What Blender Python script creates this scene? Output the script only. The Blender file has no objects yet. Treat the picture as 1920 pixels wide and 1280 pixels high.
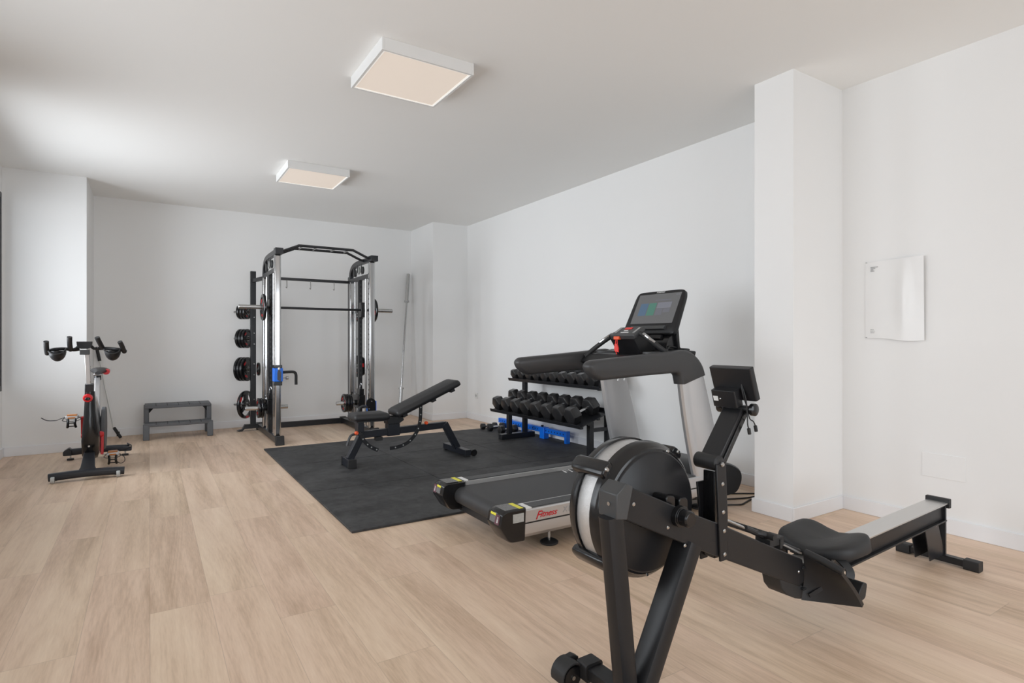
import bpy, math, random
from mathutils import Vector, Matrix
random.seed(7)
S = bpy.context.scene
C = S.collection
PI = math.pi
# ------------------------------------------------------------------ camera, world, light, exposure
YAW = math.atan(680/1066.667)
cam_d = bpy.data.cameras.new('camera'); cam = bpy.data.objects.new('camera', cam_d); C.objects.link(cam)
cam_d.sensor_width = 36; cam_d.lens = 20.0; cam_d.clip_start = 0.05
cam.location = (0, 0, 1.15); cam.rotation_euler = (PI/2, 0, -YAW)
S.camera = cam
S.view_settings.view_transform = 'Standard'; S.view_settings.look = 'None'
S.view_settings.gamma = 1; S.view_settings.use_curve_mapping = False
S.view_settings.exposure = -0.14
S.cycles.use_denoising = True
S.cycles.max_bounces = 10; S.cycles.diffuse_bounces = 7; S.cycles.glossy_bounces = 5
S.cycles.sample_clamp_indirect = 6
w = bpy.data.worlds.new('World'); S.world = w; w.use_nodes = True
bg = w.node_tree.nodes['Background']; bg.inputs[0].default_value = (0.84, 0.92, 1.0, 1); bg.inputs[1].default_value = 0.7

def area(name, loc, rot, sx, sy, power, spread=125, col=(0.905, 0.952, 1.0)):
    l = bpy.data.lights.new(name, 'AREA'); l.shape = 'RECTANGLE'; l.size = sx; l.size_y = sy
    l.energy = power; l.color = col; l.spread = math.radians(spread)
    o = bpy.data.objects.new(name, l); C.objects.link(o); o.location = loc; o.rotation_euler = rot
    return o
XL, XR, YF, YN, ZC = -1.235, 4.04, 8.40, -2.6, 2.886
WIN = [(5.15, 7.45), (1.9, 4.3), (-1.6, 0.9)]
# daylight arriving through each window of the left wall and the glazed front behind the camera
PW = [68, 42, 20]
for (a, b), p in zip(WIN, PW):
    b = min(b, 6.95)
    area('daylight', (XL-0.32, (a+b)/2, 1.62), (0, -PI/2+(0.35 if b < 1 else 0.0), 0), 1.95, b-a, p, 128 if a > 5 else 125)
area('daylight', (1.6, YN-0.32, 1.35), (PI/2-0.32, 0, 0), 4.0, 2.3, 66)

# ------------------------------------------------------------------ materials
M = {}
def mat(name, col, rough=0.5, metal=0.0, spec=0.5, bump=0.0, bscale=60.0, var=0.0, vscale=8.0, emit=None, estr=0.0, coat=0.0, aniso=None):
    m = bpy.data.materials.new(name); m.use_nodes = True
    nt = m.node_tree; p = nt.nodes['Principled BSDF']
    p.inputs['Roughness'].default_value = rough; p.inputs['Metallic'].default_value = metal
    p.inputs['Specular IOR Level'].default_value = spec
    p.inputs['Coat Weight'].default_value = coat
    c4 = (*col, 1)
    tc = nt.nodes.new('ShaderNodeTexCoord')
    n = nt.nodes.new('ShaderNodeTexNoise'); n.inputs['Scale'].default_value = vscale; n.inputs['Detail'].default_value = 4
    mp = nt.nodes.new('ShaderNodeMapping'); nt.links.new(tc.outputs['Object'], mp.inputs[0])
    if aniso: mp.inputs['Scale'].default_value = aniso
    nt.links.new(mp.outputs[0], n.inputs['Vector'])
    mx = nt.nodes.new('ShaderNodeMix'); mx.data_type = 'RGBA'
    v = max(var, 0.02)
    mx.inputs[6].default_value = tuple(x*(1-v) for x in col)+(1,)
    mx.inputs[7].default_value = tuple(min(1, x*(1+v)) for x in col)+(1,)
    nt.links.new(n.outputs['Fac'], mx.inputs[0]); nt.links.new(mx.outputs[2], p.inputs['Base Color'])
    if bump:
        nb = nt.nodes.new('ShaderNodeTexNoise'); nb.inputs['Scale'].default_value = bscale; nb.inputs['Detail'].default_value = 3
        nt.links.new(mp.outputs[0], nb.inputs['Vector'])
        b = nt.nodes.new('ShaderNodeBump'); b.inputs['Strength'].default_value = bump; b.inputs['Distance'].default_value = 0.002
        nt.links.new(nb.outputs['Fac'], b.inputs['Height']); nt.links.new(b.outputs[0], p.inputs['Normal'])
    if emit:
        p.inputs['Emission Color'].default_value = (*emit, 1); p.inputs['Emission Strength'].default_value = estr
    M[name] = m
    return m
mat('wall', (0.86, 0.862, 0.858), 0.85, bump=0.06, bscale=220, var=0.012, vscale=1.2)
mat('ceiling', (0.90, 0.90, 0.885), 0.9, bump=0.05, bscale=200, var=0.015, vscale=0.9)
mat('baseboard', (0.84, 0.85, 0.87), 0.4)
mat('panel_white', (0.80, 0.80, 0.81), 0.5)
mat('black_metal', (0.016, 0.017, 0.020), 0.34, 0.0, 0.5, bump=0.05, bscale=400, var=0.1)
mat('navy_metal', (0.012, 0.0145, 0.021), 0.32, 0.0, 0.5, var=0.1)
mat('satin_black', (0.013, 0.013, 0.0145), 0.36, 0.0, 0.36, bump=0.08, bscale=300, var=0.1)
mat('gloss_black', (0.009, 0.009, 0.010), 0.2, 0.0, 0.5)
mat('rubber', (0.020, 0.020, 0.021), 0.55, 0.0, 0.45, bump=0.12, bscale=150, var=0.15)
mat('hex_rubber', (0.022, 0.022, 0.0235), 0.30, 0.0, 0.6, bump=0.03, bscale=220, var=0.12)
mat('leather', (0.022, 0.022, 0.0235), 0.45, 0.0, 0.5, bump=0.25, bscale=260, var=0.12)
mat('plastic_grey', (0.050, 0.052, 0.054), 0.42, 0.0, 0.5, bump=0.1, bscale=300)
mat('stool_grey', (0.105, 0.110, 0.118), 0.55, bump=0.15, bscale=160, var=0.1)
mat('arm_grey', (0.040, 0.040, 0.042), 0.42, 0.0, 0.5, bump=0.06, bscale=350)
mat('chrome', (0.50, 0.50, 0.505), 0.14, 1.0)
mat('steel', (0.50, 0.50, 0.495), 0.26, 1.0, bump=0.04, bscale=200, aniso=(1, 1, 12))
mat('silver_paint', (0.60, 0.60, 0.61), 0.33, 0.75, bump=0.02, bscale=300)
mat('rail_alu', (0.66, 0.655, 0.645), 0.35, 0.85, aniso=(1, 20, 1), var=0.05, vscale=14)
mat('mesh_silver', (0.60, 0.60, 0.60), 0.42, 0.7, bump=0.6, bscale=420, var=0.12, vscale=90)
mat('belt', (0.040, 0.040, 0.042), 0.55, bump=0.15, bscale=500, var=0.12, vscale=5)
mat('red', (0.62, 0.012, 0.018), 0.32)
mat('bright_red', (0.82, 0.03, 0.02), 0.4)
mat('orange', (0.85, 0.11, 0.03), 0.4)
mat('blue', (0.006, 0.19, 0.90), 0.35)
mat('yellow', (0.80, 0.74, 0.06), 0.5)
mat('white_plastic', (0.78, 0.78, 0.77), 0.45)
mat('label_grey', (0.45, 0.46, 0.45), 0.5, var=0.2, vscale=80)
mat('label_dark', (0.08, 0.08, 0.09), 0.5, var=0.5, vscale=90)
mat('label_print', (0.16, 0.16, 0.16), 0.45, var=0.85, vscale=140)
mat('label_maroon', (0.12, 0.04, 0.06), 0.5)
mat('text_red', (0.55, 0.01, 0.02), 0.4)
mat('text_grey', (0.36, 0.36, 0.37), 0.4)
mat('text_white', (0.75, 0.75, 0.75), 0.5)
mat('ink', (0.33, 0.33, 0.33), 0.6)
mat('gap', (0.004, 0.004, 0.004), 0.8)
mat('light_frame', (0.80, 0.80, 0.79), 0.4)
mat('diffuser', (0.5, 0.48, 0.45), 0.6, emit=(1.0, 0.83, 0.69), estr=0.50)
mat('diffuser_edge', (0.6, 0.6, 0.58), 0.6, emit=(1.0, 0.95, 0.88), estr=0.60)
mat('poster_sheet', (0.84, 0.84, 0.835), 0.30, coat=0.12)
mat('screen_glass', (0.05, 0.05, 0.052), 0.16, emit=(0.80, 0.80, 0.82), estr=0.11)
mat('tile_blue', (0.02, 0.03, 0.05), 0.16, emit=(0.30, 0.52, 0.80), estr=0.22)
mat('tile_green', (0.02, 0.04, 0.04), 0.16, emit=(0.25, 0.68, 0.50), estr=0.24)
mat('tile_grey', (0.05, 0.05, 0.06), 0.16, emit=(0.75, 0.78, 0.90), estr=0.19)
mat('tile_dim', (0.05, 0.05, 0.06), 0.16, emit=(0.72, 0.74, 0.85), estr=0.14)
mat('window_frame', (0.03, 0.032, 0.035), 0.4)
mat('amber', (0.55, 0.20, 0.05), 0.25)

def glass():
    m = bpy.data.materials.new('window_glass'); m.use_nodes = True; nt = m.node_tree
    nt.nodes.remove(nt.nodes['Principled BSDF'])
    t = nt.nodes.new('ShaderNodeBsdfTransparent'); g = nt.nodes.new('ShaderNodeBsdfGlossy'); g.inputs['Roughness'].default_value = 0.02
    x = nt.nodes.new('ShaderNodeMixShader'); x.inputs[0].default_value = 0.06
    nt.links.new(t.outputs[0], x.inputs[1]); nt.links.new(g.outputs[0], x.inputs[2])
    nt.links.new(x.outputs[0], nt.nodes['Material Output'].inputs[0]); M['glass'] = m
glass()

def nodes_math(nt):
    def f(op, a, b=None, c=None):
        n = nt.nodes.new('ShaderNodeMath'); n.operation = op
        for i, v in enumerate((a, b, c)):
            if v is None: continue
            if isinstance(v, (int, float)): n.inputs[i].default_value = v
            else: nt.links.new(v, n.inputs[i])
        return n.outputs[0]
    return f
def floor_mat():
    m = bpy.data.materials.new('oak_planks'); m.use_nodes = True; nt = m.node_tree; L = nt.links.new
    p = nt.nodes['Principled BSDF']; f = nodes_math(nt)
    tc = nt.nodes.new('ShaderNodeTexCoord'); sp = nt.nodes.new('ShaderNodeSeparateXYZ'); L(tc.outputs['Object'], sp.inputs[0])
    X, Y = sp.outputs[0], sp.outputs[1]
    W, LEN = 0.228, 1.52
    xs = f('DIVIDE', f('ADD', X, 10.03), W); row = f('FLOOR', xs); fx = f('FRACT', xs)
    wn = nt.nodes.new('ShaderNodeTexWhiteNoise'); wn.noise_dimensions = '1D'; L(row, wn.inputs['W'])
    ys = f('ADD', f('DIVIDE', f('ADD', Y, 20.0), LEN), f('MULTIPLY', wn.outputs['Value'], 7.3)); col = f('FLOOR', ys); fy = f('FRACT', ys)
    cmb = nt.nodes.new('ShaderNodeCombineXYZ'); L(row, cmb.inputs[0]); L(col, cmb.inputs[1])
    w2 = nt.nodes.new('ShaderNodeTexWhiteNoise'); w2.noise_dimensions = '3D'; L(cmb.outputs[0], w2.inputs['Vector'])
    pid = w2.outputs['Value']
    # grain coordinates: stretched along the plank and shifted plank by plank
    gc = nt.nodes.new('ShaderNodeCombineXYZ')
    L(f('ADD', f('MULTIPLY', X, 1.0), f('MULTIPLY', pid, 31.0)), gc.inputs[0]); L(f('ADD', f('MULTIPLY', Y, 0.075), f('MULTIPLY', pid, 17.0)), gc.inputs[1])
    L(f('MULTIPLY', pid, 9.0), gc.inputs[2])
    def noise(scale, det, rough=0.55, dist=0.0):
        n = nt.nodes.new('ShaderNodeTexNoise'); n.inputs['Scale'].default_value = scale; n.inputs['Detail'].default_value = det
        n.inputs['Roughness'].default_value = rough; n.inputs['Distortion'].default_value = dist
        L(gc.outputs[0], n.inputs['Vector']); return n.outputs['Fac']
    broad = noise(7, 3); fine = noise(150, 4, 0.6); mid = noise(28, 3)
    # growth rings
    rings = f('FRACT', f('MULTIPLY', noise(3.6, 1.5, 0.4, 0.5), 17.0))
    ring = f('MULTIPLY', f('SUBTRACT', 1.0, f('ABSOLUTE', f('SUBTRACT', f('MULTIPLY', rings, 2.0), 1.0))), 1.0)
    t = f('ADD', f('ADD', f('MULTIPLY', broad, 0.60), f('MULTIPLY', mid, 0.15)), f('MULTIPLY', ring, 0.06))
    t = f('ADD', t, f('MULTIPLY', fine, 0.33))
    t = f('ADD', t, f('ADD', f('MULTIPLY', f('SUBTRACT', pid, 0.5), 0.09), 0.035))
    cr = nt.nodes.new('ShaderNodeValToRGB'); L(t, cr.inputs[0])
    e = cr.color_ramp.elements
    e[0].position = 0.38; e[0].color = (0.48, 0.335, 0.225, 1)
    e[1].position = 0.88; e[1].color = (0.86, 0.69, 0.53, 1)
    k = cr.color_ramp.elements.new(0.62); k.color = (0.72, 0.545, 0.405, 1)
    # joints
    ex = f('MINIMUM', fx, f('SUBTRACT', 1.0, fx)); ey = f('MINIMUM', fy, f('SUBTRACT', 1.0, fy))
    j = f('MAXIMUM', f('LESS_THAN', ex, 0.0045), f('LESS_THAN', ey, 0.0008))
    mx = nt.nodes.new('ShaderNodeMix'); mx.data_type = 'RGBA'; hu = nt.nodes.new('ShaderNodeMix'); hu.data_type = 'RGBA'; hu.blend_type = 'MULTIPLY'; hu.inputs[0].default_value = 0.6
    tint = nt.nodes.new('ShaderNodeValToRGB'); L(noise(2.2, 2), tint.inputs[0]); te = tint.color_ramp.elements
    te[0].position = 0.38; te[0].color = (0.995, 0.995, 0.96, 1); te[1].position = 0.62; te[1].color = (1.0, 0.955, 0.965, 1)
    L(cr.outputs[0], hu.inputs[6]); L(tint.outputs[0], hu.inputs[7])
    L(f('MULTIPLY', j, 0.30), mx.inputs[0]); L(hu.outputs[2], mx.inputs[6]); mx.inputs[7].default_value = (0.20, 0.14, 0.10, 1)
    L(mx.outputs[2], p.inputs['Base Color'])
    L(f('ADD', 0.36, f('MULTIPLY', fine, 0.14)), p.inputs['Roughness'])
    p.inputs['Specular IOR Level'].default_value = 0.42
    b = nt.nodes.new('ShaderNodeBump'); b.inputs['Strength'].default_value = 0.12; b.inputs['Distance'].default_value = 0.001
    L(f('SUBTRACT', fine, j), b.inputs['Height']); L(b.outputs[0], p.inputs['Normal'])
    M['floor'] = m
floor_mat()
def mat_tile():
    m = bpy.data.materials.new('rubber_tile'); m.use_nodes = True; nt = m.node_tree; L = nt.links.new
    p = nt.nodes['Principled BSDF']; f = nodes_math(nt)
    tc = nt.nodes.new('ShaderNodeTexCoord'); ge = nt.nodes.new('ShaderNodeNewGeometry')
    n = nt.nodes.new('ShaderNodeTexNoise'); n.inputs['Scale'].default_value = 2.6; n.inputs['Detail'].default_value = 7; n.inputs['Roughness'].default_value = 0.68
    L(ge.outputs['Position'], n.inputs['Vector'])
    n2 = nt.nodes.new('ShaderNodeTexNoise'); n2.inputs['Scale'].default_value = 11; n2.inputs['Detail'].default_value = 5; n2.inputs['Distortion'].default_value = 1.2
    L(ge.outputs['Position'], n2.inputs['Vector'])
    cr = nt.nodes.new('ShaderNodeValToRGB'); e = cr.color_ramp.elements
    e[0].position = 0.40; e[0].color = (0.025, 0.025, 0.026, 1); e[1].position = 0.76; e[1].color = (0.092, 0.092, 0.094, 1)
    L(f('ADD', f('MULTIPLY', n.outputs['Fac'], 0.65), f('MULTIPLY', n2.outputs['Fac'], 0.35)), cr.inputs[0])
    L(cr.outputs[0], p.inputs['Base Color'])
    p.inputs['Roughness'].default_value = 0.62; p.inputs['Specular IOR Level'].default_value = 0.4
    nb = nt.nodes.new('ShaderNodeTexNoise'); nb.inputs['Scale'].default_value = 160; L(ge.outputs['Position'], nb.inputs['Vector'])
    b = nt.nodes.new('ShaderNodeBump'); b.inputs['Strength'].default_value = 0.35; b.inputs['Distance'].default_value = 0.002
    L(nb.outputs['Fac'], b.inputs['Height']); L(b.outputs[0], p.inputs['Normal'])
    M['mat_tile'] = m
mat_tile()

# ------------------------------------------------------------------ mesh builder
ORG = Vector((0, 0, 0))
class MB:
    def __init__(s): s.V = []; s.F = []; s.I = []; s.mi = 0
    def add(s, V, F):
        o = len(s.V); s.V += [Vector(v) for v in V]; s.F += [tuple(o+i for i in f) for f in F]; s.I += [s.mi]*len(F); return s
    def m(s, i): s.mi = i; return s
    def box(s, x0, x1, y0, y1, z0, z1):
        V = [(x, y, z) for x in (x0, x1) for y in (y0, y1) for z in (z0, z1)]
        return s.add(V, [(0,1,3,2),(4,6,7,5),(0,4,5,1),(2,3,7,6),(0,2,6,4),(1,5,7,3)])
    def bar(s, p0, p1, w, h, up=(0, 0, 1)):
        p0, p1, up = Vector(p0), Vector(p1), Vector(up); d = (p1-p0).normalized(); a = d.cross(up)
        if a.length < 1e-4: a = d.cross(Vector((0, 1, 0)))
        a.normalize(); b = a.cross(d).normalized(); V = []
        for p in (p0, p1):
            for i, j in ((-1,-1),(1,-1),(1,1),(-1,1)): V.append(p+a*w/2*i+b*h/2*j)
        return s.add(V, [(3,2,1,0),(4,5,6,7),(0,1,5,4),(1,2,6,5),(2,3,7,6),(3,0,4,7)])
    def rings(s, R, cap=True, loop=False):
        n = len(R[0]); V = [v for r in R for v in r]; F = []
        k = len(R)
        for i in range(k if loop else k-1):
            for j in range(n):
                a, b = i*n+j, i*n+(j+1) % n; c, d = ((i+1) % k)*n+(j+1) % n, ((i+1) % k)*n+j
                F.append((a, b, c, d))
        if cap and not loop: F.append(tuple(reversed(range(n)))); F.append(tuple(range((k-1)*n, k*n)))
        return s.add(V, F)
    def prism(s, pts, plane, a, b):
        def P(u, v, t): return {'xz': (u, t, v), 'xy': (u, v, t), 'yz': (t, u, v)}[plane]
        return s.rings([[P(u, v, a) for u, v in pts], [P(u, v, b) for u, v in pts]])
    def sweep(s, pts, sec, up=(0, 0, 1), loop=False, scales=None):
        P = [Vector(p) for p in pts]; R = []; n = len(P); prev = None
        for i, p in enumerate(P):
            if loop: d = P[(i+1) % n]-P[i-1]
            else: d = P[min(i+1, n-1)]-P[max(i-1, 0)]
            d.normalize()
            if prev is None:
                a = d.cross(Vector(up))
                if a.length < 1e-3: a = d.cross(Vector((0, 1, 0.01)))
            else: a = prev - d*prev.dot(d)
            a.normalize(); prev = a; b = a.cross(d)
            k = scales[i] if scales else 1
            R.append([p+a*u*k+b*v*k for u, v in sec])
        return s.rings(R, loop=loop)
    def tube(s, pts, r, n=12, loop=False, scales=None, smooth=0):
        if smooth: pts = spline(pts, smooth)
        return s.sweep(pts, [(r*math.cos(2*PI*i/n), r*math.sin(2*PI*i/n)) for i in range(n)], loop=loop, scales=scales)
    def cyl(s, p0, p1, r, r2=None, n=24):
        return s.lathe([(r, 0), (r if r2 is None else r2, 1)], p0, p1, n)
    def lathe(s, prof, p0, p1, n=28, closed=False, ph=0.0):
        # prof: (radius, fraction along p0->p1)
        p0, p1 = Vector(p0), Vector(p1); d = p1-p0; L = d.normalized(); a = L.cross(Vector((0, 0, 1)))
        if a.length < 1e-3: a = Vector((1, 0, 0))
        a.normalize(); b = L.cross(a)
        R = [[p0+d*t+(a*math.cos(2*PI*i/n+ph)+b*math.sin(2*PI*i/n+ph))*max(r, 1e-5) for i in range(n)] for r, t in prof]
        return s.rings(R, loop=closed)
    def ball(s, c, rx, ry=None, rz=None, n=16, k=9, z0=-1.0, z1=1.0):
        ry = ry or rx; rz = rz or rx; R = []
        t0, t1 = math.asin(max(-0.999, z0)), math.asin(min(0.999, z1))
        for i in range(k):
            t = t0+(t1-t0)*i/(k-1)
            R.append([(c[0]+rx*math.cos(t)*math.cos(2*PI*j/n), c[1]+ry*math.cos(t)*math.sin(2*PI*j/n), c[2]+rz*math.sin(t)) for j in range(n)])
        return s.rings(R)
    def build(s, name, mats, parent=None, bevel=0.0, seg=2, ang=35, sub=0):
        me = bpy.data.meshes.new(name); V = [v-ORG for v in s.V]
        me.from_pydata([tuple(v) for v in V], [], s.F)
        if isinstance(mats, str): mats = [mats]
        for k in mats: me.materials.append(M[k])
        for p, i in zip(me.polygons, s.I): p.material_index = min(i, len(mats)-1)
        import bmesh
        bm = bmesh.new(); bm.from_mesh(me); bmesh.ops.recalc_face_normals(bm, faces=bm.faces); bm.to_mesh(me); bm.free()
        me.shade_smooth(); me.set_sharp_from_angle(angle=math.radians(ang))
        o = bpy.data.objects.new(name, me); C.objects.link(o)
        if parent: o.parent = parent
        if sub:
            d = o.modifiers.new('sub', 'SUBSURF'); d.levels = sub; d.render_levels = sub
        if bevel:
            b = o.modifiers.new('bevel', 'BEVEL'); b.width = bevel; b.segments = seg; b.limit_method = 'ANGLE'; b.angle_limit = math.radians(40); b.harden_normals = False
        return o
def each(mb, name, mats, parent=None, **k):
    # builds every loose island of a builder as an object of its own
    par = list(range(len(mb.V)))
    def f(i):
        while par[i] != i: par[i] = par[par[i]]; i = par[i]
        return i
    for q in mb.F:
        for i in q[1:]: par[f(i)] = f(q[0])
    isl = {}
    for fi, q in enumerate(mb.F): isl.setdefault(f(q[0]), []).append(fi)
    out = []
    for fs in isl.values():
        b = MB(); ids = sorted({i for fi in fs for i in mb.F[fi]}); mp = {v: n for n, v in enumerate(ids)}
        b.V = [mb.V[i] for i in ids]; b.F = [tuple(mp[i] for i in mb.F[fi]) for fi in fs]; b.I = [mb.I[fi] for fi in fs]
        out.append(b.build(name, mats, parent, **k))
    return out
def spline(pts, k=6, loop=False):
    P = [Vector(p) for p in pts]; n = len(P); out = []
    for i in range(n if loop else n-1):
        p0 = P[i-1] if (i > 0 or loop) else P[0]; p1 = P[i]; p2 = P[(i+1) % n]; p3 = P[(i+2) % n] if (loop or i+2 < n) else P[-1]
        for j in range(k):
            t = j/k
            out.append(0.5*((2*p1)+(p2-p0)*t+(2*p0-5*p1+4*p2-p3)*t*t+(3*p1-p0-3*p2+p3)*t**3))
    if not loop: out.append(P[-1])
    return out
def rrect(w, h, r, n=5):
    o = []
    for cx, cy, a in ((w/2-r, h/2-r, 0), (-w/2+r, h/2-r, 90), (-w/2+r, -h/2+r, 180), (w/2-r, -h/2+r, 270)):
        for i in range(n+1):
            t = math.radians(a+90*i/n); o.append((cx+r*math.cos(t), cy+r*math.sin(t)))
    return o
def rounded(pts, r, n=4):
    # rounds every corner of a 2D polygon; r may be a list
    out = []; N = len(pts)
    for i in range(N):
        p0, p, p1 = Vector(pts[i-1]), Vector(pts[i]), Vector(pts[(i+1) % N])
        rr = r[i] if isinstance(r, (list, tuple)) else r
        a, b = (p0-p), (p1-p); ra = min(rr, a.length*0.48); rb = min(rr, b.length*0.48)
        A, B = p+a.normalized()*ra, p+b.normalized()*rb
        if rr <= 0: out.append(tuple(p)); continue
        for k in range(n+1):
            t = k/n; q = A*(1-t)**2+p*2*t*(1-t)+B*t*t; out.append((q.x, q.y))
    return out
def tag(o, label=None, cat=None, group=None, kind=None):
    if label: o['label'] = label
    if cat: o['category'] = cat
    if group: o['group'] = group
    if kind: o['kind'] = kind
    return o
def thing(name, label, cat, loc, rz=0.0, group=None, local=False):
    global ORG
    o = bpy.data.objects.new(name, None); C.objects.link(o); o.empty_display_size = 0.1
    o.location = loc; o.rotation_euler = (0, 0, rz); tag(o, label, cat, group)
    ORG = Vector((0, 0, 0)) if local else Vector(loc)
    return o
def copy_tree(o, parent=None):
    c = o.copy(); C.objects.link(c); c.parent = parent
    for ch in [x for x in bpy.data.objects if x.parent == o]: copy_tree(ch, c)
    return c
def text_mesh(name, body, size, material, parent, matrix, shear=0.0, depth=0.0006, align='LEFT', bold=0.0, sx=1.0):
    cu = bpy.data.curves.new(name, 'FONT'); cu.body = body; cu.size = size; cu.shear = shear; cu.extrude = depth; cu.align_x = align; cu.offset = bold
    t = bpy.data.objects.new(name, cu); C.objects.link(t)
    dg = bpy.context.evaluated_depsgraph_get(); dg.update()
    me = bpy.data.meshes.new_from_object(t.evaluated_get(dg)); C.objects.unlink(t); bpy.data.objects.remove(t)
    T = Matrix.Diagonal((sx, 1, 1, 1))
    me.transform(matrix @ T); me.transform(Matrix.Translation(-ORG))
    me.materials.clear(); me.materials.append(M[material])
    o = bpy.data.objects.new(name, me); C.objects.link(o); o.parent = parent
    return o
def frame(origin, xdir, ydir):
    x, y = Vector(xdir).normalized(), Vector(ydir).normalized(); z = x.cross(y).normalized(); y = z.cross(x)
    m = Matrix.Identity(4)
    for i in range(3): m[i][0], m[i][1], m[i][2], m[i][3] = x[i], y[i], z[i], origin[i]
    return m
def struct(name, mb, mats, **k):
    global ORG
    ORG = Vector((0, 0, 0)); o = mb.build(name, mats, **k); o['kind'] = 'structure'; return o

# ------------------------------------------------------------------ the room
TH = 0.25
struct('floor', MB().box(XL-TH, XR+TH, YN-TH, YF+TH, -0.12, 0), 'floor')
struct('ceiling', MB().box(XL-TH, XR+TH, YN-TH, YF+TH, ZC, ZC+0.15), 'ceiling')
struct('wall_right', MB().box(XR, XR+TH, YN-TH, YF+TH, 0, ZC), 'wall')
struct('wall_far', MB().box(XL-TH, XR, YF, YF+TH, 0, ZC), 'wall')
Z0, Z1 = 0.66, 2.62
ZW = [(0.66, 2.62)]*3
b = MB(); ys = [YN-TH] + [v for a in sorted(WIN) for v in a] + [YF]
for i in range(0, len(ys), 2): b.box(XL-TH, XL, ys[i], ys[i+1], 0, ZC)
for a, c in WIN: b.box(XL-TH, XL, a, c, 0, Z0).box(XL-TH, XL, a, c, Z1, ZC)
struct('wall_left', b, 'wall')
b = MB(); gx0, gx1, gz = -0.5, 3.7, 2.45
b.box(XL, gx0, YN-TH, YN, 0, ZC).box(gx1, XR, YN-TH, YN, 0, ZC).box(gx0, gx1, YN-TH, YN, gz, ZC).box(gx0, gx1, YN-TH, YN, 0, 0.12)
struct('wall_near', b, 'wall')
struct('wall_left_pier', MB().box(XL, -0.56, 7.50, YF, 0, ZC), 'wall')
struct('wall_corner_pier', MB().box(3.475, XR, 7.59, YF, 0, ZC), 'wall')
struct('wall_right_pier', MB().box(3.455, XR, 2.09, 2.365, 0, ZC), 'wall')
def base(name, x0, x1, y0, y1): return struct(name, MB().box(x0, x1, y0, y1, 0, 0.092), 'baseboard', bevel=0.003)
BT = 0.014
base('baseboard_right', XR-BT, XR, 2.365, 7.59)
base('baseboard_right_front', XR-BT, XR, YN, 2.09)
b = MB().box(3.475-BT, XR-BT, 7.59-BT, 7.59, 0, 0.092).box(3.475-BT, 3.475, 7.59, YF-BT, 0, 0.092); struct('baseboard_corner_pier', b, 'baseboard', bevel=0.003)
b = MB().box(3.455-BT, XR-BT, 2.09-BT, 2.09, 0, 0.092).box(3.455-BT, 3.455, 2.09, 2.365+BT, 0, 0.092).box(3.455, XR-BT, 2.365, 2.365+BT, 0, 0.092); struct('baseboard_right_pier', b, 'baseboard', bevel=0.003)
base('baseboard_far', -0.56+BT, 3.475-BT, YF-BT, YF)
b = MB().box(XL+BT, -0.56+BT, 7.50-BT, 7.50, 0, 0.092).box(-0.56, -0.56+BT, 7.50, YF, 0, 0.092); struct('baseboard_left_pier', b, 'baseboard', bevel=0.003)
base('baseboard_left', XL, XL+BT, YN, 7.50)
for i, (a, c) in enumerate(WIN):
    b = MB(); X0, X1 = XL-0.16, XL+0.006; t = 0.055
    b.box(X0, X1, a, a+t, Z0, Z1).box(X0, X1, c-t, c, Z0, Z1).box(X0, X1, a+t, c-t, Z0, Z0+t).box(X0, X1, a+t, c-t, Z1-t, Z1)
    b.box(X0+.03, X0+.09, (a+c)/2-.03, (a+c)/2+.03, Z0+t, Z1-t)
    fr = struct('window_%d' % (i+1), b, 'window_frame', bevel=0.003)
    MB().box(X0+.055, X0+.061, a+t, c-t, Z0+t, Z1-t).build('window_pane', 'glass', fr)
b = MB(); t = 0.06
for x in (gx0, 0.9, 2.3, gx1-t): b.box(x, x+t, YN-0.16, YN-0.08, 0.12, gz)
b.box(gx0+t, gx1-t, YN-0.16, YN-0.08, 0.12, 0.12+t).box(gx0+t, gx1-t, YN-0.16, YN-0.08, gz-t, gz)
fr = struct('window_4', b, 'window_frame')
MB().box(gx0+t, gx1-t, YN-0.123, YN-0.117, 0.12+t, gz-t).build('window_pane', 'glass', fr)

# ceiling panel lights
def ceiling_light(x0, y0, label):
    t = thing('ceiling_light', label, 'ceiling light', (x0+.297, y0+.297, ZC), group='square ceiling panel lights')
    x1, y1, zb = x0+.594, y0+.594, 2.813; w_ = 0.016
    b = MB()
    for r in ((x0, x0+w_, y0, y1), (x1-w_, x1, y0, y1), (x0+w_, x1-w_, y0, y0+w_), (x0+w_, x1-w_, y1-w_, y1)): b.box(*r, zb, ZC)
    b.build('frame', 'light_frame', t, bevel=0.0015)
    b = MB().box(x0+w_, x1-w_, y0+w_, y1-w_, zb+.006, zb+.012)
    b.m(1); e = .009
    for r in ((x0+w_, x0+w_+e, y0+w_, y1-w_), (x1-w_-e, x1-w_, y0+w_, y1-w_), (x0+w_+e, x1-w_-e, y0+w_, y0+w_+e), (x0+w_+e, x1-w_-e, y1-w_-e, y1-w_)): b.box(*r, zb+.004, zb+.0058)
    d = b.build('diffuser', ['diffuser', 'diffuser_edge'], t); d['label'] = 'glowing warm white diffuser'
ceiling_light(1.116, 3.125, 'square white ceiling light nearest the camera, glowing warm white')
ceiling_light(1.116, 5.735, 'square white ceiling light farther back, toward the cable rack')

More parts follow.
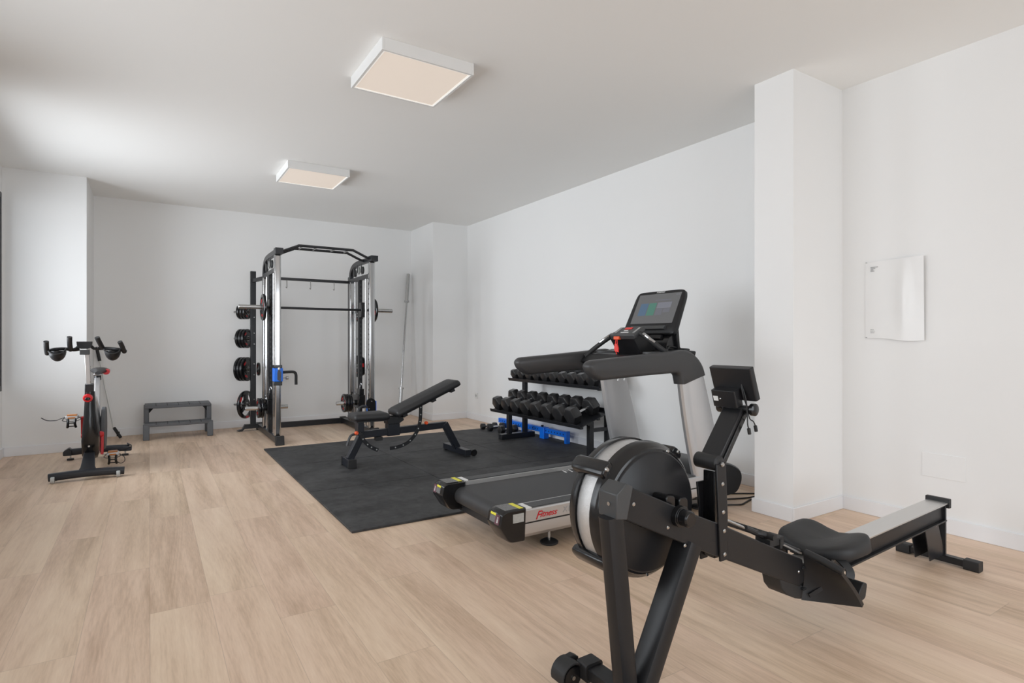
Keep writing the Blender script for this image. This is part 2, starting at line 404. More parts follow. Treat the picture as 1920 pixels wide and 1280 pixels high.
# poster, panel, outlet on the right wall
t = thing('poster', 'curling glossy white poster sheet with tiny print on the right wall', 'poster', (XR, 1.76, 1.165))
ny, nz = 24, 16
def pz(i, j):
    v = i/ny; zz = j/nz                      # v: 0 left edge (far), 1 right edge (near)
    y = 1.937-0.347*v; tb = 0.004*math.sin(v*PI*1.3); z = 1.168-0.005*v+(1-zz)*0.0+zz*(0.522-0.0*v)+zz*(-0.004+0.0)+(0.008*math.sin(v*PI)*(1-zz)*-0.0)
    x = XR-0.004-0.020*v**2*(0.6+0.4*zz)-0.007*math.sin(v*PI*1.1)*(1-zz)*1.2-0.010*math.exp(-((v-.66)/.10)**2)*math.exp(-((zz-.55)/.38)**2)
    z += (0.006*math.sin(v*2*PI))*(1-zz) - 0.010*(1-v)*zz*zz - 0.006*v*(1-zz)
    return (x, y, z)
b = MB(); V = [pz(i, j) for i in range(ny+1) for j in range(nz+1)] + [tuple(Vector(pz(i, j))+Vector((0.0012, 0, 0))) for i in range(ny+1) for j in range(nz+1)]
F = []; Q = (ny+1)*(nz+1)
for i in range(ny):
    for j in range(nz):
        a = i*(nz+1)+j; q = (a, a+nz+1, a+nz+2, a+1); F += [q, tuple(Q+k for k in reversed(q))]
def edge(a, b_): F.append((a, b_, b_+Q, a+Q))
for i in range(ny): edge(i*(nz+1), (i+1)*(nz+1)); edge((i+1)*(nz+1)+nz, i*(nz+1)+nz)
for j in range(nz): edge(j+1, j); edge(ny*(nz+1)+j, ny*(nz+1)+j+1)
b.add(V, F); b.build('sheet', 'poster_sheet', t)
b = MB()
def dash(y, z, L):
    while L > 0.004:
        w_ = min(L, random.uniform(0.006, 0.012)); x = XR-0.0075
        b.box(x-.0012, x+.004, y-w_, y, z-.0019, z+.0019); y -= w_+0.0022; L -= w_+0.0022
for k, L in enumerate((0.045, 0.03, 0.016, 0.022)): dash(1.903, 1.640-k*.0085, L)
b.build('printed_text', 'ink', t)
b = MB()
for k, L in enumerate((0.020, 0.030, 0.040)): dash(1.903, 1.228-k*.010, L)
b.build('printed_text', 'ink', t)
b = MB()
for z in (1.672, 1.174): b.box(XR-.007, XR-.003, 1.925, 1.935, z, z+.004)
each(b, 'fixing_pin', 'ink', t)
b = MB().box(XR-.004, XR, 1.383, 1.607, 0.322, 0.468)
ORG = Vector((XR, 1.495, .322)); o = b.build('access_panel', 'wall', None, bevel=0.0015); o.location = ORG; ORG = Vector((0, 0, 0))
tag(o, 'flat white access panel on the right wall above the rower rail', 'access panel')
t = thing('wall_socket', 'small white wall socket above the baseboard left of the dumbbell rack', 'wall socket', (XR, 7.30, .36))
MB().box(XR-.010, XR, 7.26, 7.345, .318, .402).build('cover_plate', 'white_plastic', t, bevel=.003)
MB().cyl((XR-.0102, 7.302, .36), (XR-.012, 7.302, .36), .02).build('socket_insert', 'label_grey', t)

# rubber floor tiles
xs = [1.02, 2.028, 3.036, 4.02]; yy = [3.385, 4.44, 5.497, 6.50]
rows = ['near row beside the treadmill', 'middle row under the bench', 'far row near the cable rack']
cols = ['left column', 'centre column', 'right column']
for i in range(3):
    for j in range(3):
        g = 0.003; ORG = Vector((xs[i], yy[j], 0))
        o = MB().box(xs[i]+g, xs[i+1]-g, yy[j]+g, yy[j+1]-g, 0, 0.015).build('rubber_tile', 'mat_tile', None, bevel=0.003)
        o.location = ORG; tag(o, 'scuffed black rubber tile, %s, %s' % (rows[j], cols[i]), 'floor tile', 'rubber floor tiles')
ORG = Vector((0, 0, 0))
MT = 0.015

# ------------------------------------------------------------------ rowing machine
ry = math.radians(.9)
t = thing('rowing_machine', 'black air rowing machine with round flywheel cage and silver seat rail in the foreground', 'rowing machine', (2.3, 1.30, 0), ry, local=True)
def bolts(b, L, t0, r=.0065, d=.004):
    for s_, z in L: b.lathe([(r, 0), (r, .4), (r*.6, 1)], (s_, t0, z), (s_, t0-d, z), 10)
beam = MB().prism([(-1.135, .632), (-1.10, .722), (-.813, .592), (-.623, .512), (-.358, .392), (-.15, .30), (-.13, .215), (-.169, .197), (-.347, .275), (-.743, .450)], 'xz', -.035, .035)
bo = beam.build('front_frame', 'satin_black', t, bevel=.004)
b = MB(); bolts(b, [(-1.071, .660), (-.92, .563), (-.64, .425), (-.178, .258), (-.84, .490)], -.035); each(b, 'bolt', 'steel', bo)
MB().prism([(-1.145, .625), (-1.145, .70), (-1.105, .728), (-1.075, .715), (-1.10, .618)], 'xz', -.039, .039).build('end_cap', 'plastic_grey', bo, bevel=.004)
b = MB(); b.lathe([(.0, 0), (.006, 0), (.006, 1), (0, 1)], (-1.145, -.01, .668), (-1.150, -.01, .668), 12); each(b, 'bolt', 'steel', bo)
b = MB().lathe([(.034, 0), (.034, .35), (.026, .36), (.026, .9), (.022, 1)], (-.872, -.035, .592), (-.872, -.088, .592), 24); b.build('hub_knob', 'gloss_black', bo, bevel=.001)
def leg(p0, p1, w_, d_, nm='leg'): return MB().sweep([p0, p1], [(x*1.0, y*1.0) for x, y in rounded([(-w_/2, -d_/2), (w_/2, -d_/2), (w_/2, d_/2), (-w_/2, d_/2)], .016, 2)], up=(0, 1, 0)).build(nm, 'satin_black', t)
leg((-1.138, -.008, .630), (-1.072, -.008, .055), .066, .052)
leg((-.792, -.008, .485), (-1.025, -.008, .055), .066, .080)
b = MB().bar((-1.048, -.27, .052), (-1.048, .175, .052), .062, .04); fo = b.build('front_foot', 'satin_black', t, bevel=.005)
MB().prism(rounded([(-1.085, .022), (-1.012, .022), (-1.012, .082), (-1.085, .082)], .012), 'xz', .165, .215).build('foot_cap', 'rubber', fo)
MB().prism(rounded([(-1.085, .0), (-1.012, .0), (-1.012, .082), (-1.085, .082)], .012), 'xz', -.31, -.27).build('foot_cap', 'rubber', fo)
# transport wheels with fenders
for t0, t1 in ((.195, .245), (-.34, -.30)):
    MB().lathe([(.010, 0), (.034, .0), (.037, .2), (.037, .8), (.034, 1), (.010, 1)], (-1.115, t0, .038), (-1.115, t1, .038), 24).build('transport_wheel', 'gloss_black', fo)
    b = MB(); arc = [(-1.115+math.cos(a)*.047, .040+math.sin(a)*.047) for a in [math.radians(d) for d in range(200, -11, -15)]]
    inn = [(-1.115+math.cos(a)*.040, .040+math.sin(a)*.040) for a in [math.radians(d) for d in range(-10, 201, 15)]]
    b.prism(arc+inn, 'xz', t0-.004, t1+.012).prism([(-1.12, .03), (-1.06, .03), (-1.06, .075), (-1.08, .087), (-1.13, .080)], 'xz', t1-.012, t1+.012).build('wheel_fender', 'rubber', fo, bevel=.002)
    MB().lathe([(.007, 0), (.007, 1)], (-1.115, t0-.004, .038), (-1.115, t0+.01, .038), 12).build('axle_bolt', 'steel', fo)
# flywheel housing
cx, cz, R_ = -.895, .588, .226
c0 = (cx, .055, cz); c1 = (cx, .235, cz)
h = MB().lathe([(.0, 0), (.198, 0), (.206, .02), (.210, .06), (.222, .12), (.226, .2), (.227, .295), (.2195, .30), (.2195, .32), (.2195, .33)], c0, c1, 64)
hz = h.build('flywheel_housing', 'gloss_black', t)
MB().lathe([(.2190, .30), (.2205, .31), (.2205, .665), (.2190, .675)], c0, c1, 64).build('flywheel_mesh', 'mesh_silver', hz, ang=60)
MB().lathe([(.2195, .60), (.2195, .665), (.227, .68), (.227, .82), (.215, .92), (.19, 1), (0, 1)], c0, c1, 64).build('flywheel_rear_cover', 'gloss_black', hz)
b = MB().lathe([(.0, 0), (.192, 0), (.197, .5), (.199, 1)], (cx, .047, cz), (cx, .056, cz), 64); b.build('front_cover', 'satin_black', hz, ang=60)
b = MB()
for d in (70, 145, 215, 262, 330): b.lathe([(.006, 0), (.004, 1)], (cx+.204*math.cos(math.radians(d)), .05, cz+.204*math.sin(math.radians(d))), (cx+.204*math.cos(math.radians(d)), .046, cz+.204*math.sin(math.radians(d))), 10)
each(b, 'bolt', 'steel', hz)
for x0, w2, dd in ((.0, .042, 0), (.062, .042, 0)):
    MB().prism(rounded([(cx+.012+x0-.018, cz-.01), (cx+.012+x0+.026, cz-.03), (cx+.012+x0+.026, cz+.060-x0*.25), (cx+.012+x0-.018, cz+.066-x0*.25)], .014), 'xz', -.012, .050).build('housing_lug', 'gloss_black', hz, bevel=.003)
for d in (139, 222, 48):
    a = math.radians(d); rr = .232; p = Vector((cx+rr*math.cos(a), 0, cz+rr*math.sin(a))); tg = Vector((-math.sin(a), 0, math.cos(a))); nr = Vector((math.cos(a), 0, math.sin(a)))
    b = MB()
    R2 = []
    for yy_ in (.080, .088, .225, .238):
        k = .8 if yy_ in (.080, .238) else 1
        R2.append([p+Vector((0, yy_, 0))+tg*u*k+nr*v*k for u, v in rounded([(-.030, -.020), (.030, -.020), (.030, .006), (.016, .014), (-.016, .014), (-.030, .006)], .009)])
    b.rings(R2); cl = b.build('cage_clamp', 'gloss_black', hz, bevel=.002)
    MB().lathe([(.008, 0), (.008, .6), (.005, 1)], p+Vector((0, .084, 0))+nr*.004, p+Vector((0, .074, 0))+nr*.004, 12).build('clamp_bolt', 'steel', cl)
# monitor post, arm and monitor
b = MB().prism([(-.685, .66), (-.635, .66), (-.628, .50), (-.628, .385), (-.665, .385), (-.672, .56)], 'xz', .038, .046).prism([(-.690, .735), (-.640, .735), (-.628, .55), (-.632, .403), (-.668, .403), (-.678, .55)], 'xz', -.044, -.036)
po = b.build('monitor_post', 'satin_black', t, bevel=.002)
b = MB(); bolts(b, [(-.659, .666), (-.655, .570), (-.650, .505), (-.648, .425)], -.044, .0075, .005); each(b, 'bolt', 'steel', po)
b = MB().lathe([(.020, 0), (.027, .06), (.027, .94), (.020, 1)], (-.664, -.040, .735), (-.664, .058, .735), 24); b.build('pivot_sleeve', 'rubber', po)
b = MB().lathe([(.009, 0), (.009, .6), (.006, 1)], (-.663, -.043, .733), (-.663, -.052, .733), 6); b.build('pivot_bolt', 'steel', po)
b = MB().box(-.655, -.628, -.010, .038, .40, .70); b.build('chain_guide', 'gloss_black', po, bevel=.003)
ar = MB().bar((-.656, .006, .745), (-.530, .004, .908), .078, .018, up=(-.8, 0, .6)).build('monitor_arm', 'satin_black', t, bevel=.004)
b = MB().bar((-.640, -.033, .735), (-.515, -.035, .900), .010, .020, up=(-.8, 0, .6)); b.build('arm_flange', 'gloss_black', ar, bevel=.002)
MB().cyl((-.508, -.062, .910), (-.508, .070, .910), .0125, n=20).build('tilt_rod', 'plastic_grey', ar)
for y0 in (-.072, .062): MB().lathe([(.014, 0), (.022, .2), (.022, .8), (.014, 1)], (-.508, y0, .910), (-.508, y0+.022, .910), 24).build('rod_end', 'gloss_black', ar)
mo = MB().sweep([(-.512, 0, .945), (-.553, 0, 1.060)], rrect(.168, .026, .006), up=(1, 0, .3)).build('monitor', 'satin_black', t, bevel=.002)
d = Vector((-.041, 0, .115)).normalized(); nrm = Vector((-d.z, 0, d.x))
b = MB().sweep([Vector((-.512, .018, .930))+nrm*.030, Vector((-.530, .018, .990))+nrm*.030], rrect(.098, .040, .006), up=(1, 0, .3)); b.build('battery_box', 'satin_black', mo, bevel=.002)
q = Vector((-.520, .050, .962))+nrm*.0512
MB().sweep([q-d*.009, q+d*.009], rrect(.020, .002, .0005, 1), up=(1, 0, .3)).build('sticker', 'white_plastic', mo)
MB().lathe([(.004, 0), (.002, 1)], q+Vector((0, -.018, 0)), q+Vector((0, -.018, 0))+nrm*.004, 10).build('screw', 'steel', mo)
b = MB().tube([(-.545, -.038, 1.0), (-.545, -.044, .965), (-.528, -.048, .92), (-.522, -.055, .88), (-.505, -.058, .868), (-.492, -.058, .85)], .0022, 6, smooth=5)
b.tube([(-.545, -.038, 1.0), (-.54, -.052, .95), (-.532, -.052, .90), (-.535, -.056, .86), (-.528, -.056, .842)], .0022, 6, smooth=5)
b.cyl((-.494, -.058, .852), (-.488, -.058, .832), .006, n=10).cyl((-.529, -.056, .845), (-.524, -.056, .825), .006, n=10)
b.build('sensor_cable', 'rubber', mo)
# chain, handle, footrests
b = MB().tube([(-.640, 0, .545), (-.50, 0, .483), (-.42, 0, .447)], .006, 8); b.build('chain', 'steel', t)
b = MB().tube([(-.47, .0, .472), (-.30, 0, .393), (-.12, 0, .315)], .011, 10).tube([(-.36, -.05, .428), (-.36, .20, .432)], .013, 12).tube([(-.36, .02, .43), (-.405, .0, .442), (-.36, -.02, .43)], .009, 8, smooth=4)
b.box(-.36, -.27, -.03, .03, .385, .412).box(-.300, -.285, -.034, .034, .37, .405)
b.build('pull_handle', 'rubber', t)
MB().bar((-.255, -.012, .373), (-.13, -.012, .314), .016, .006).build('strap_guide', 'rail_alu', t)
b = MB().prism([(-.30, .262), (-.08, .165), (-.07, .12), (-.19, .155), (-.255, .185), (-.285, .215)], 'xz', -.032, .045); b.build('foot_carriage', 'rubber', t, bevel=.004)
for sg in (-1, 1):
    A, B, D, Cc = Vector((-.135, .036*sg, .325)), Vector((-.118, .172*sg, .290)), Vector((-.150, .036*sg, .155)), Vector((.038, .172*sg, .130))
    rows_ = []
    n_ = Vector((-.5, 0, -.85)).normalized()
    N = 8; b = MB(); top = []; bot = []
    for i in range(N+1):
        for j in range(N+1):
            u, v = i/N, j/N; p = (A*(1-u)+B*u)*(1-v)+(D*(1-u)+Cc*u)*v; k = Vector((.012, 0, -.004))*math.sin(PI*v)
            top.append(p+k); bot.append(p+k+Vector((-.012, 0, -.010)))
    n2 = (N+1)**2; F = []
    for i in range(N):
        for j in range(N):
            a = i*(N+1)+j; q = (a, a+N+1, a+N+2, a+1); F += [q, tuple(n2+k for k in reversed(q))]
    for i in range(N):
        F += [(i*(N+1), (i+1)*(N+1), (i+1)*(N+1)+n2, i*(N+1)+n2), (i*(N+1)+N, (i+1)*(N+1)+N, (i+1)*(N+1)+N+n2, i*(N+1)+N+n2), (i, i+1, i+1+n2, i+n2), (N*(N+1)+i, N*(N+1)+i+1, N*(N+1)+i+1+n2, N*(N+1)+i+n2)]
    b.add(top+bot, F)
    b.bar(D*.85+Cc*.15+Vector((-.018, 0, .012)), D*.45+Cc*.55+Vector((-.008, 0, .085)), .006, .016)
    fr = b.build('footrest', 'satin_black', t)
    MB().tube([A, A*.5+B*.5+Vector((0, 0, .003)), B], .014, 12).build('footrest_roll', 'rubber', fr)
    q0 = Vector((.02, .10*sg, .215))
    b = MB().sweep(spline([(-.075, .045*sg, .285), (-.045, .05*sg, .312), (-.03, .10*sg, .308), (-.03, .150*sg, .272), (-.045, .160*sg, .245)], 5), [(-.016, -.003), (.016, -.003), (.016, .003), (-.016, .003)], up=(1, 0, 0))
    b.build('foot_strap', 'rubber', fr)
    MB().prism(rounded([(.035, .12), (.10, .13), (.115, .185), (.085, .195), (.05, .165)], .012), 'xz', .06*sg, .15*sg).build('heel_cup', 'rubber', fr, bevel=.003)
# seat rail: black I beam with silver top plate
def rz_(s_): return .283+(s_)*.0262
b = MB()
for (w_, a, c) in ((.055, -.088, -.014), (.090, -.096, -.088), (.084, -.016, -.008)):
    b.rings([[(s_, -w_/2, rz_(s_)+a), (s_, w_/2, rz_(s_)+a), (s_, w_/2, rz_(s_)+c), (s_, -w_/2, rz_(s_)+c)] for s_ in (-.16, 1.187)])
rl = b.build('seat_rail', 'satin_black', t, bevel=.002)
b = MB().rings([[(s_, -.047, rz_(s_)-.008), (s_, .047, rz_(s_)-.008), (s_, .047, rz_(s_)), (s_, -.047, rz_(s_))] for s_ in (-.13, 1.187)]); o = b.build('rail_track', 'rail_alu', rl, bevel=.0015); o['label'] = 'brushed silver top track of the seat rail'
MB().box(1.187, 1.212, -.055, .055, .285, .333).build('rail_end_stop', 'rubber', rl, bevel=.004)
b = MB()
for y0 in (-.034, .030): b.prism([(.955, rz_(.95)-.094), (1.105, rz_(1.1)-.094), (1.19, .045), (1.01, .045)], 'xz', y0, y0+.004)
b.prism([(1.176, .045), (1.192, .045), (1.192, .30), (1.180, .30)], 'xz', -.04, .04)
b.build('rear_leg', 'black_metal', t, bevel=.001)
b = MB().bar((1.19, -.175, .026), (1.19, .175, .026), .042, .034); rf = b.build('rear_foot', 'satin_black', t, bevel=.004)
for y0, y1 in ((-.185, -.12), (.12, .185)): MB().prism(rounded([(1.162, 0), (1.218, 0), (1.218, .05), (1.162, .05)], .008), 'xz', y0, y1).build('foot_cap', 'rubber', rf)
b = MB(); bolts(b, [(1.07, rz_(1.07)-.098)], -.034, .007, .005); each(b, 'bolt', 'steel', rl)
# seat
st = MB(); NU, NV = 22, 16; tp = []; bt = []; md = []
def seatp(u, v):   # u -1..1 across (t), v -1..1 along (s)
    a = (abs(u)**2.6+abs(v)**2.6)
    s_ = .035+.135*v*(1-.10*u*u)+(.030 if True else 0); tt = .160*u
    z = .330+.038*math.sin(min(1, abs(u)*1.15)*PI/2)**2*(.8+.2*v)-.010*max(0, -v)**2+.006*max(0, v)**2-.008*max(0, abs(u)-.85)/.15
    return s_, tt, z
ring_t, ring_m, ring_b = [], [], []
K = 40
def sup(a, e=.62): return math.copysign(abs(math.cos(a))**e, math.cos(a)), math.copysign(abs(math.sin(a))**e, math.sin(a))
R3 = []
for f_, dz in ((0.001, 0), (.25, 0), (.5, 0), (.75, 0), (.9, -.001), (.97, -.005), (1.0, -.012), (1.03, -.040), (1.0, -.048), (.6, -.050)):
    rg = []
    for i in range(K):
        u, v = sup(2*PI*i/K); s_, tt, z = seatp(u*min(f_, 1.03), v*min(f_, 1.03))
        if dz < -.03: z = .338+.012*abs(u)**2+dz+.004
        else: z += dz
        rg.append((s_, tt, z))
    R3.append(rg)
st.rings(R3); so = st.build('seat', 'rubber', t, ang=50)
b = MB().box(-.05, .16, -.07, .07, .285, .297)
b.build('seat_carriage', 'gloss_black', so, bevel=.003)
b = MB()
for s_ in (-.03, .03, .10, .14): b.lathe([(.008, 0), (.016, .1), (.016, .9), (.008, 1)], (s_, -.062, .272), (s_, -.046, .272), 14)
for s_ in (-.03, .14): b.lathe([(.008, 0), (.016, .1), (.016, .9), (.008, 1)], (s_, .046, .272), (s_, .062, .272), 14)
each(b, 'seat_roller', 'plastic_grey', so)
b = MB(); bolts(b, [(.10, .272), (.14, .272), (.03, .272)], -.062, .006, .010); each(b, 'bolt', 'steel', so)

# ------------------------------------------------------------------ treadmill
t = thing('treadmill', 'large silver and black treadmill with touch screen console behind the rower', 'treadmill', (2.5, 2.915, 0))
YA, YB = 2.505, 3.325
b = MB().box(1.66, 3.30, 2.59, 3.24, .085, .19); b.build('deck_frame', 'black_metal', t)
# belt loop
prof = [(1.66+.052*math.cos(a), .183+.052*math.sin(a)) for a in [math.radians(90+k*12) for k in range(16)]]
loop = prof + [(3.15, .131), (3.15, .235)]
bl = MB().prism(loop, 'xz', 2.632, 3.222).build('running_belt', 'belt', t, ang=40)
text_mesh('belt_lettering', 'FITNESS', .118, 'text_white', bl, frame((2.44, 3.140, .2355), (1, 0, 0), (0, 1, 0)), shear=.25, depth=.0003, sx=.95)
def siderail(y0, sg, nm):
    P = [(y0+sg*.10, .10), (y0+sg*.035, .10), (y0+sg*.008, .125), (y0+sg*.001, .155), (y0+sg*.004, .180), (y0+sg*.004, .186), (y0, .190), (y0, .250), (y0+sg*.006, .257), (y0+sg*.022, .258), (y0+sg*.10, .258)]
    b = MB().rings([[(x, y, z) for y, z in P] for x in (1.655, 3.12)])
    s_ = b.build('side_rail', 'silver_paint', t, ang=28)
    MB().box(1.66, 3.12, min(y0+sg*.001, y0+sg*.012), max(y0+sg*.001, y0+sg*.012), .1815, .1865).build('rail_seam', 'gap', s_)
    b = MB(); R_ = []
    ya, yb = y0+sg*.014, y0+sg*.094; n = 9
    sec = [(ya, .255)]
    for k in range(n): sec += [(ya+(yb-ya)*(k+.15)/n, .2635), (ya+(yb-ya)*(k+.85)/n, .2635), (ya+(yb-ya)*(k+.93)/n, .2618)]
    sec += [(yb, .262), (yb, .255)]
    b.rings([[(x, y, z) for y, z in sec] for x in (1.725, 3.10)]); b.build('foot_strip', 'plastic_grey', s_, ang=20)
    MB().prism([(1.685, y0+sg*.004), (1.725, y0+sg*.004), (1.725, y0+sg*.098), (1.70, y0+sg*.098)], 'xy', .257, .2645).build('rail_end_trim', 'white_plastic', s_, bevel=.001)
    MB().box(1.70, 3.12, min(y0+sg*.10, y0+sg*.112), max(y0+sg*.10, y0+sg*.112), .2, .259).build('rail_lip', 'rail_alu', s_)
    return s_
sn = siderail(YA, 1, 'near'); sf = siderail(YB, -1, 'far')
fm = frame((1.752, YA-.0012, .203), (1, 0, 0), (0, 0, 1))
text_mesh('side_lettering', 'F', .062, 'text_red', sn, frame((1.745, YA-.0012, .196), (1, 0, 0), (0, 0, 1)), shear=.45, depth=.0004, bold=.0006)
text_mesh('side_lettering', 'itness', .046, 'text_red', sn, frame((1.775, YA-.0012, .204), (1, 0, 0), (0, 0, 1)), shear=.45, depth=.0004, bold=.0006, sx=1.05)
text_mesh('model_lettering', 'X10', .044, 'text_grey', sn, frame((1.930, YA-.0012, .206), (1, 0, 0), (0, 0, 1)), shear=.1, depth=.0004)
def endcap(y0, sg):
    ya, yb = (y0-sg*.004), (y0+sg*.135)
    P = rounded([(1.688, .268), (1.560, .268), (1.532, .256), (1.519, .190), (1.580, .096), (1.680, .092)], [.004, .012, .008, .012, .03, .01])
    P2 = [(1.600+(x-1.600)*.93, .18+(z-.18)*.93) for x, z in P]
    b = MB().rings([[(x, ya+sg*.0, z) for x, z in P2], [(x, ya+sg*.012, z) for x, z in P], [(x, yb-sg*.03, z) for x, z in P], [(x, yb, z) for x, z in P2]])
    c = b.build('end_cap', 'gloss_black', t, bevel=.002)
    f0 = y0+sg*.01
    def st(nm, x0, x1, s0, s1, z0, z1, m_): 
        a_, b_ = sorted((y0+sg*s0, y0+sg*s1)); MB().box(x0, x1, a_, b_, z0, z1).build(nm, m_, c)
    st('warning_label', 1.645, 1.672, .006, .115, .2675, .2690, 'yellow')
    st('instruction_label', 1.562, 1.643, .012, .120, .2675, .2688, 'label_print')
    # labels on the sloping rear face
    def face(nm, s0, s1, u0, u1, m_):
        A_, B_ = Vector((1.575, 0, .268)), Vector((1.516, 0, .196)); nn = Vector((-.012, 0, .006))
        V = []
        for s_ in (s0, s1):
            for u in (u0, u1):
                p = Vector((1.535-.0125*u, 0, .250-.055*u)); p.y = y0+sg*s_; V += [p+Vector((-.0045, 0, .0015)), p+Vector((.002, 0, 0))]
        o_ = MB().rings([[V[0], V[2], V[6], V[4]], [V[1], V[3], V[7], V[5]]]).build(nm, m_, c)
    face('warning_label', .050, .103, .0, .22, 'yellow'); face('instruction_label', .050, .103, .26, .85, 'label_print'); face('pictogram_label', .010, .050, .06, .95, 'label_maroon'); face('pictogram_label', .022, .034, .25, .80, 'white_plastic')
    a_, b_ = sorted((y0-sg*.0045, y0-sg*.0060)); MB().box(1.600, 1.668, a_, b_, .200, .246).build('rating_plate', 'label_grey', c)
    return c
endcap(YA, 1); endcap(YB, -1)
MB().bar((1.690, YA+.12, .100), (1.690, YB-.10, .100), .035, .035).build('rear_crossbar', 'black_metal', t, bevel=.003)
for x in (1.925, 3.20):
    for y in (2.625, 3.215):
        b = MB().lathe([(.048, 0), (.052, .25), (.052, .6), (.040, 1)], (x, y, 0), (x, y, .020), 28); f_ = b.build('levelling_foot', 'rubber', t)
        MB().cyl((x, y, .020), (x, y, .105), .008, n=12).build('foot_stem', 'steel', f_)
# motor hood
def hoodsec(y, k):
    P = rounded([(3.02, .10), (3.02, .245), (3.16, .330), (3.40, .315), (3.545, .245), (3.560, .17), (3.50, .085), (3.30, .07)], [.01, .02, .06, .08, .06, .05, .04, .02])
    return [(3.28+(x-3.28)*k, y, .19+(z-.19)*k) for x, z in P]
MB().rings([hoodsec(2.515, .90), hoodsec(2.535, .985), hoodsec(2.56, 1), hoodsec(3.27, 1), hoodsec(3.295, .985), hoodsec(3.315, .90)]).build('motor_hood', 'satin_black', t)
# uprights
def post(y0, sg):
    R_ = []
    for k in range(13):
        u = k/12; z = .935-.80*u
        xl = 2.893+.185*u-.030*math.sin(PI*u)*.6+.0; xr = 3.133+.235*u+.010*math.sin(PI*u)
        th = .062
        prof = [(xl, .022), (xl+.010, .008), (xl+.050, .0), (xl+.062, .004), (xl+.075, .000), ((xl+xr)/2+.02, -.003), (xr-.045, .003), (xr-.012, .014), (xr, .032), (xr-.012, .052), (xr-.06, th), (xl+.05, th), (xl+.006, .048)]
        R_.append([(x, y0+sg*y, z) for x, y in prof])
    return MB().rings(R_).build('upright', 'silver_paint', t, ang=40)
post(YA+.002, 1); post(YB-.002, -1)
def arm(y0, sg):
    P = rounded([(2.118, 1.010), (2.150, 1.040), (2.45, 1.060), (2.80, 1.086), (2.96, 1.100), (3.055, 1.055), (3.115, .990), (3.140, .925), (2.895, .872), (2.880, .930), (2.855, .946), (2.55, .936), (2.21, .920), (2.140, .960)], [.02, .02, .03, .03, .06, .05, .04, .004, .004, .01, .02, .03, .03, .03], 4)
    cxz = (2.62, 1.0)
    def sh(d):   # inset polygon along averaged normals
        n = len(P); o = []
        for i in range(n):
            a = Vector(P[i-1]); c_ = Vector(P[(i+1) % n]); e = (c_-a).normalized(); nn = Vector((e.y, -e.x)); cl_ = P[i][1] < .934 and P[i][0] > 2.88; ad = abs(d); o.append((P[i][0]+(ad if P[i][0] < 3.0 else -ad), P[i][1]) if cl_ else (P[i][0]-nn.x*d, P[i][1]-nn.y*d))
        return o
    L_ = [(.0, .024), (.006, .010), (.018, .002), (.035, 0), (.055, 0), (.070, .004), (.080, .014)]
    sgn = None
    A_ = sum(P[i-1][0]*P[i][1]-P[i][0]*P[i-1][1] for i in range(len(P))); s2 = 1 if A_ > 0 else -1
    b = MB().rings([[(x, y0+sg*y, z) for x, z in sh(d*s2)] for y, d in L_])
    a_ = b.build('handrail', 'arm_grey', t, ang=70)
    return a_
arm(YA-.002, 1); arm(YB+.002, -1)
# console
b = MB().prism(rounded([(2.66, 1.005), (2.70, .985), (3.02, .975), (3.10, 1.02), (3.12, 1.085), (2.98, 1.095), (2.86, 1.068), (2.72, 1.062)], .015), 'xz', YA+.068, YB-.068)
cn = b.build('console_tray', 'satin_black', t, bevel=.006)
b = MB()
for y in (2.66, 3.12):
    b.sweep([(2.86+.10*math.cos(a)*1.3, y+.075*math.sin(a), 1.075) for a in [2*PI*k/20 for k in range(20)]], rrect(.012, .014, .003, 1), loop=True)
b.build('cup_holder_rim', 'plastic_grey', cn)
b = MB().prism(rounded([(2.735, 1.195), (2.80, 1.215), (3.02, 1.10), (3.02, 1.05), (2.83, 1.05), (2.79, 1.12)], .015), 'xz', 2.80, 3.03); b.build('console_neck', 'satin_black', cn, bevel=.006)
Pd = MB().sweep([(2.735, 2.885, 1.178), (2.835, 2.885, 1.236)], rrect(.235, .034, .012), up=(-.4, 0, 1)).build('control_pad', 'plastic_grey', t, bevel=.004)
d = Vector((.1, 0, .058)).normalized(); n_ = Vector((-d.z, 0, d.x)); o0 = Vector((2.735, 2.885, 1.178))+n_*.0172
def padbox(nm, a0, a1, y0, y1, m_, hh=.003):
    V = [o0+d*a+Vector((0, y-2.885, 0))+n_*h_ for h_ in (0, hh) for a, y in ((a0, y0), (a1, y0), (a1, y1), (a0, y1))]
    MB().rings([V[:4], V[4:]]).build(nm, m_, Pd)
padbox('stop_button', .082, .104, 2.86, 2.925, 'bright_red'); padbox('display_label', .058, .070, 2.875, 2.915, 'text_white', .001); padbox('display_label', .034, .044, 2.85, 2.925, 'text_white', .001)
padbox('metal_key', .030, .105, 2.785, 2.806, 'steel', .002); padbox('metal_key', .030, .105, 2.962, 2.985, 'steel', .002)
kx = 2.728
b = MB().box(kx-.006, kx+.020, 2.905, 2.958, 1.163, 1.186); sk = b.build('safety_key', 'orange', t, bevel=.003)
b = MB()
b.tube([(kx, 2.936, 1.165), (kx-.004, 2.938, 1.14), (kx, 2.930, 1.115), (kx-.003, 2.934, 1.08), (kx, 2.930, 1.06), (kx, 2.940, 1.03), (kx, 2.940, .97)], .0035, 8, smooth=5)
b.tube([(kx, 2.926, 1.165), (kx-.006, 2.918, 1.13), (kx, 2.912, 1.10), (kx-.003, 2.922, 1.085), (kx, 2.936, 1.11), (kx, 2.940, 1.14)], .003, 8, smooth=5)
b.prism(rounded([(2.918, 1.135), (2.940, 1.135), (2.944, 1.095), (2.930, 1.075), (2.910, 1.09)], .006), 'yz', kx-.012, kx-.004)
b.prism(rounded([(2.905, 1.125), (2.918, 1.13), (2.915, 1.08), (2.898, 1.075)], .004), 'yz', kx-.016, kx-.010)
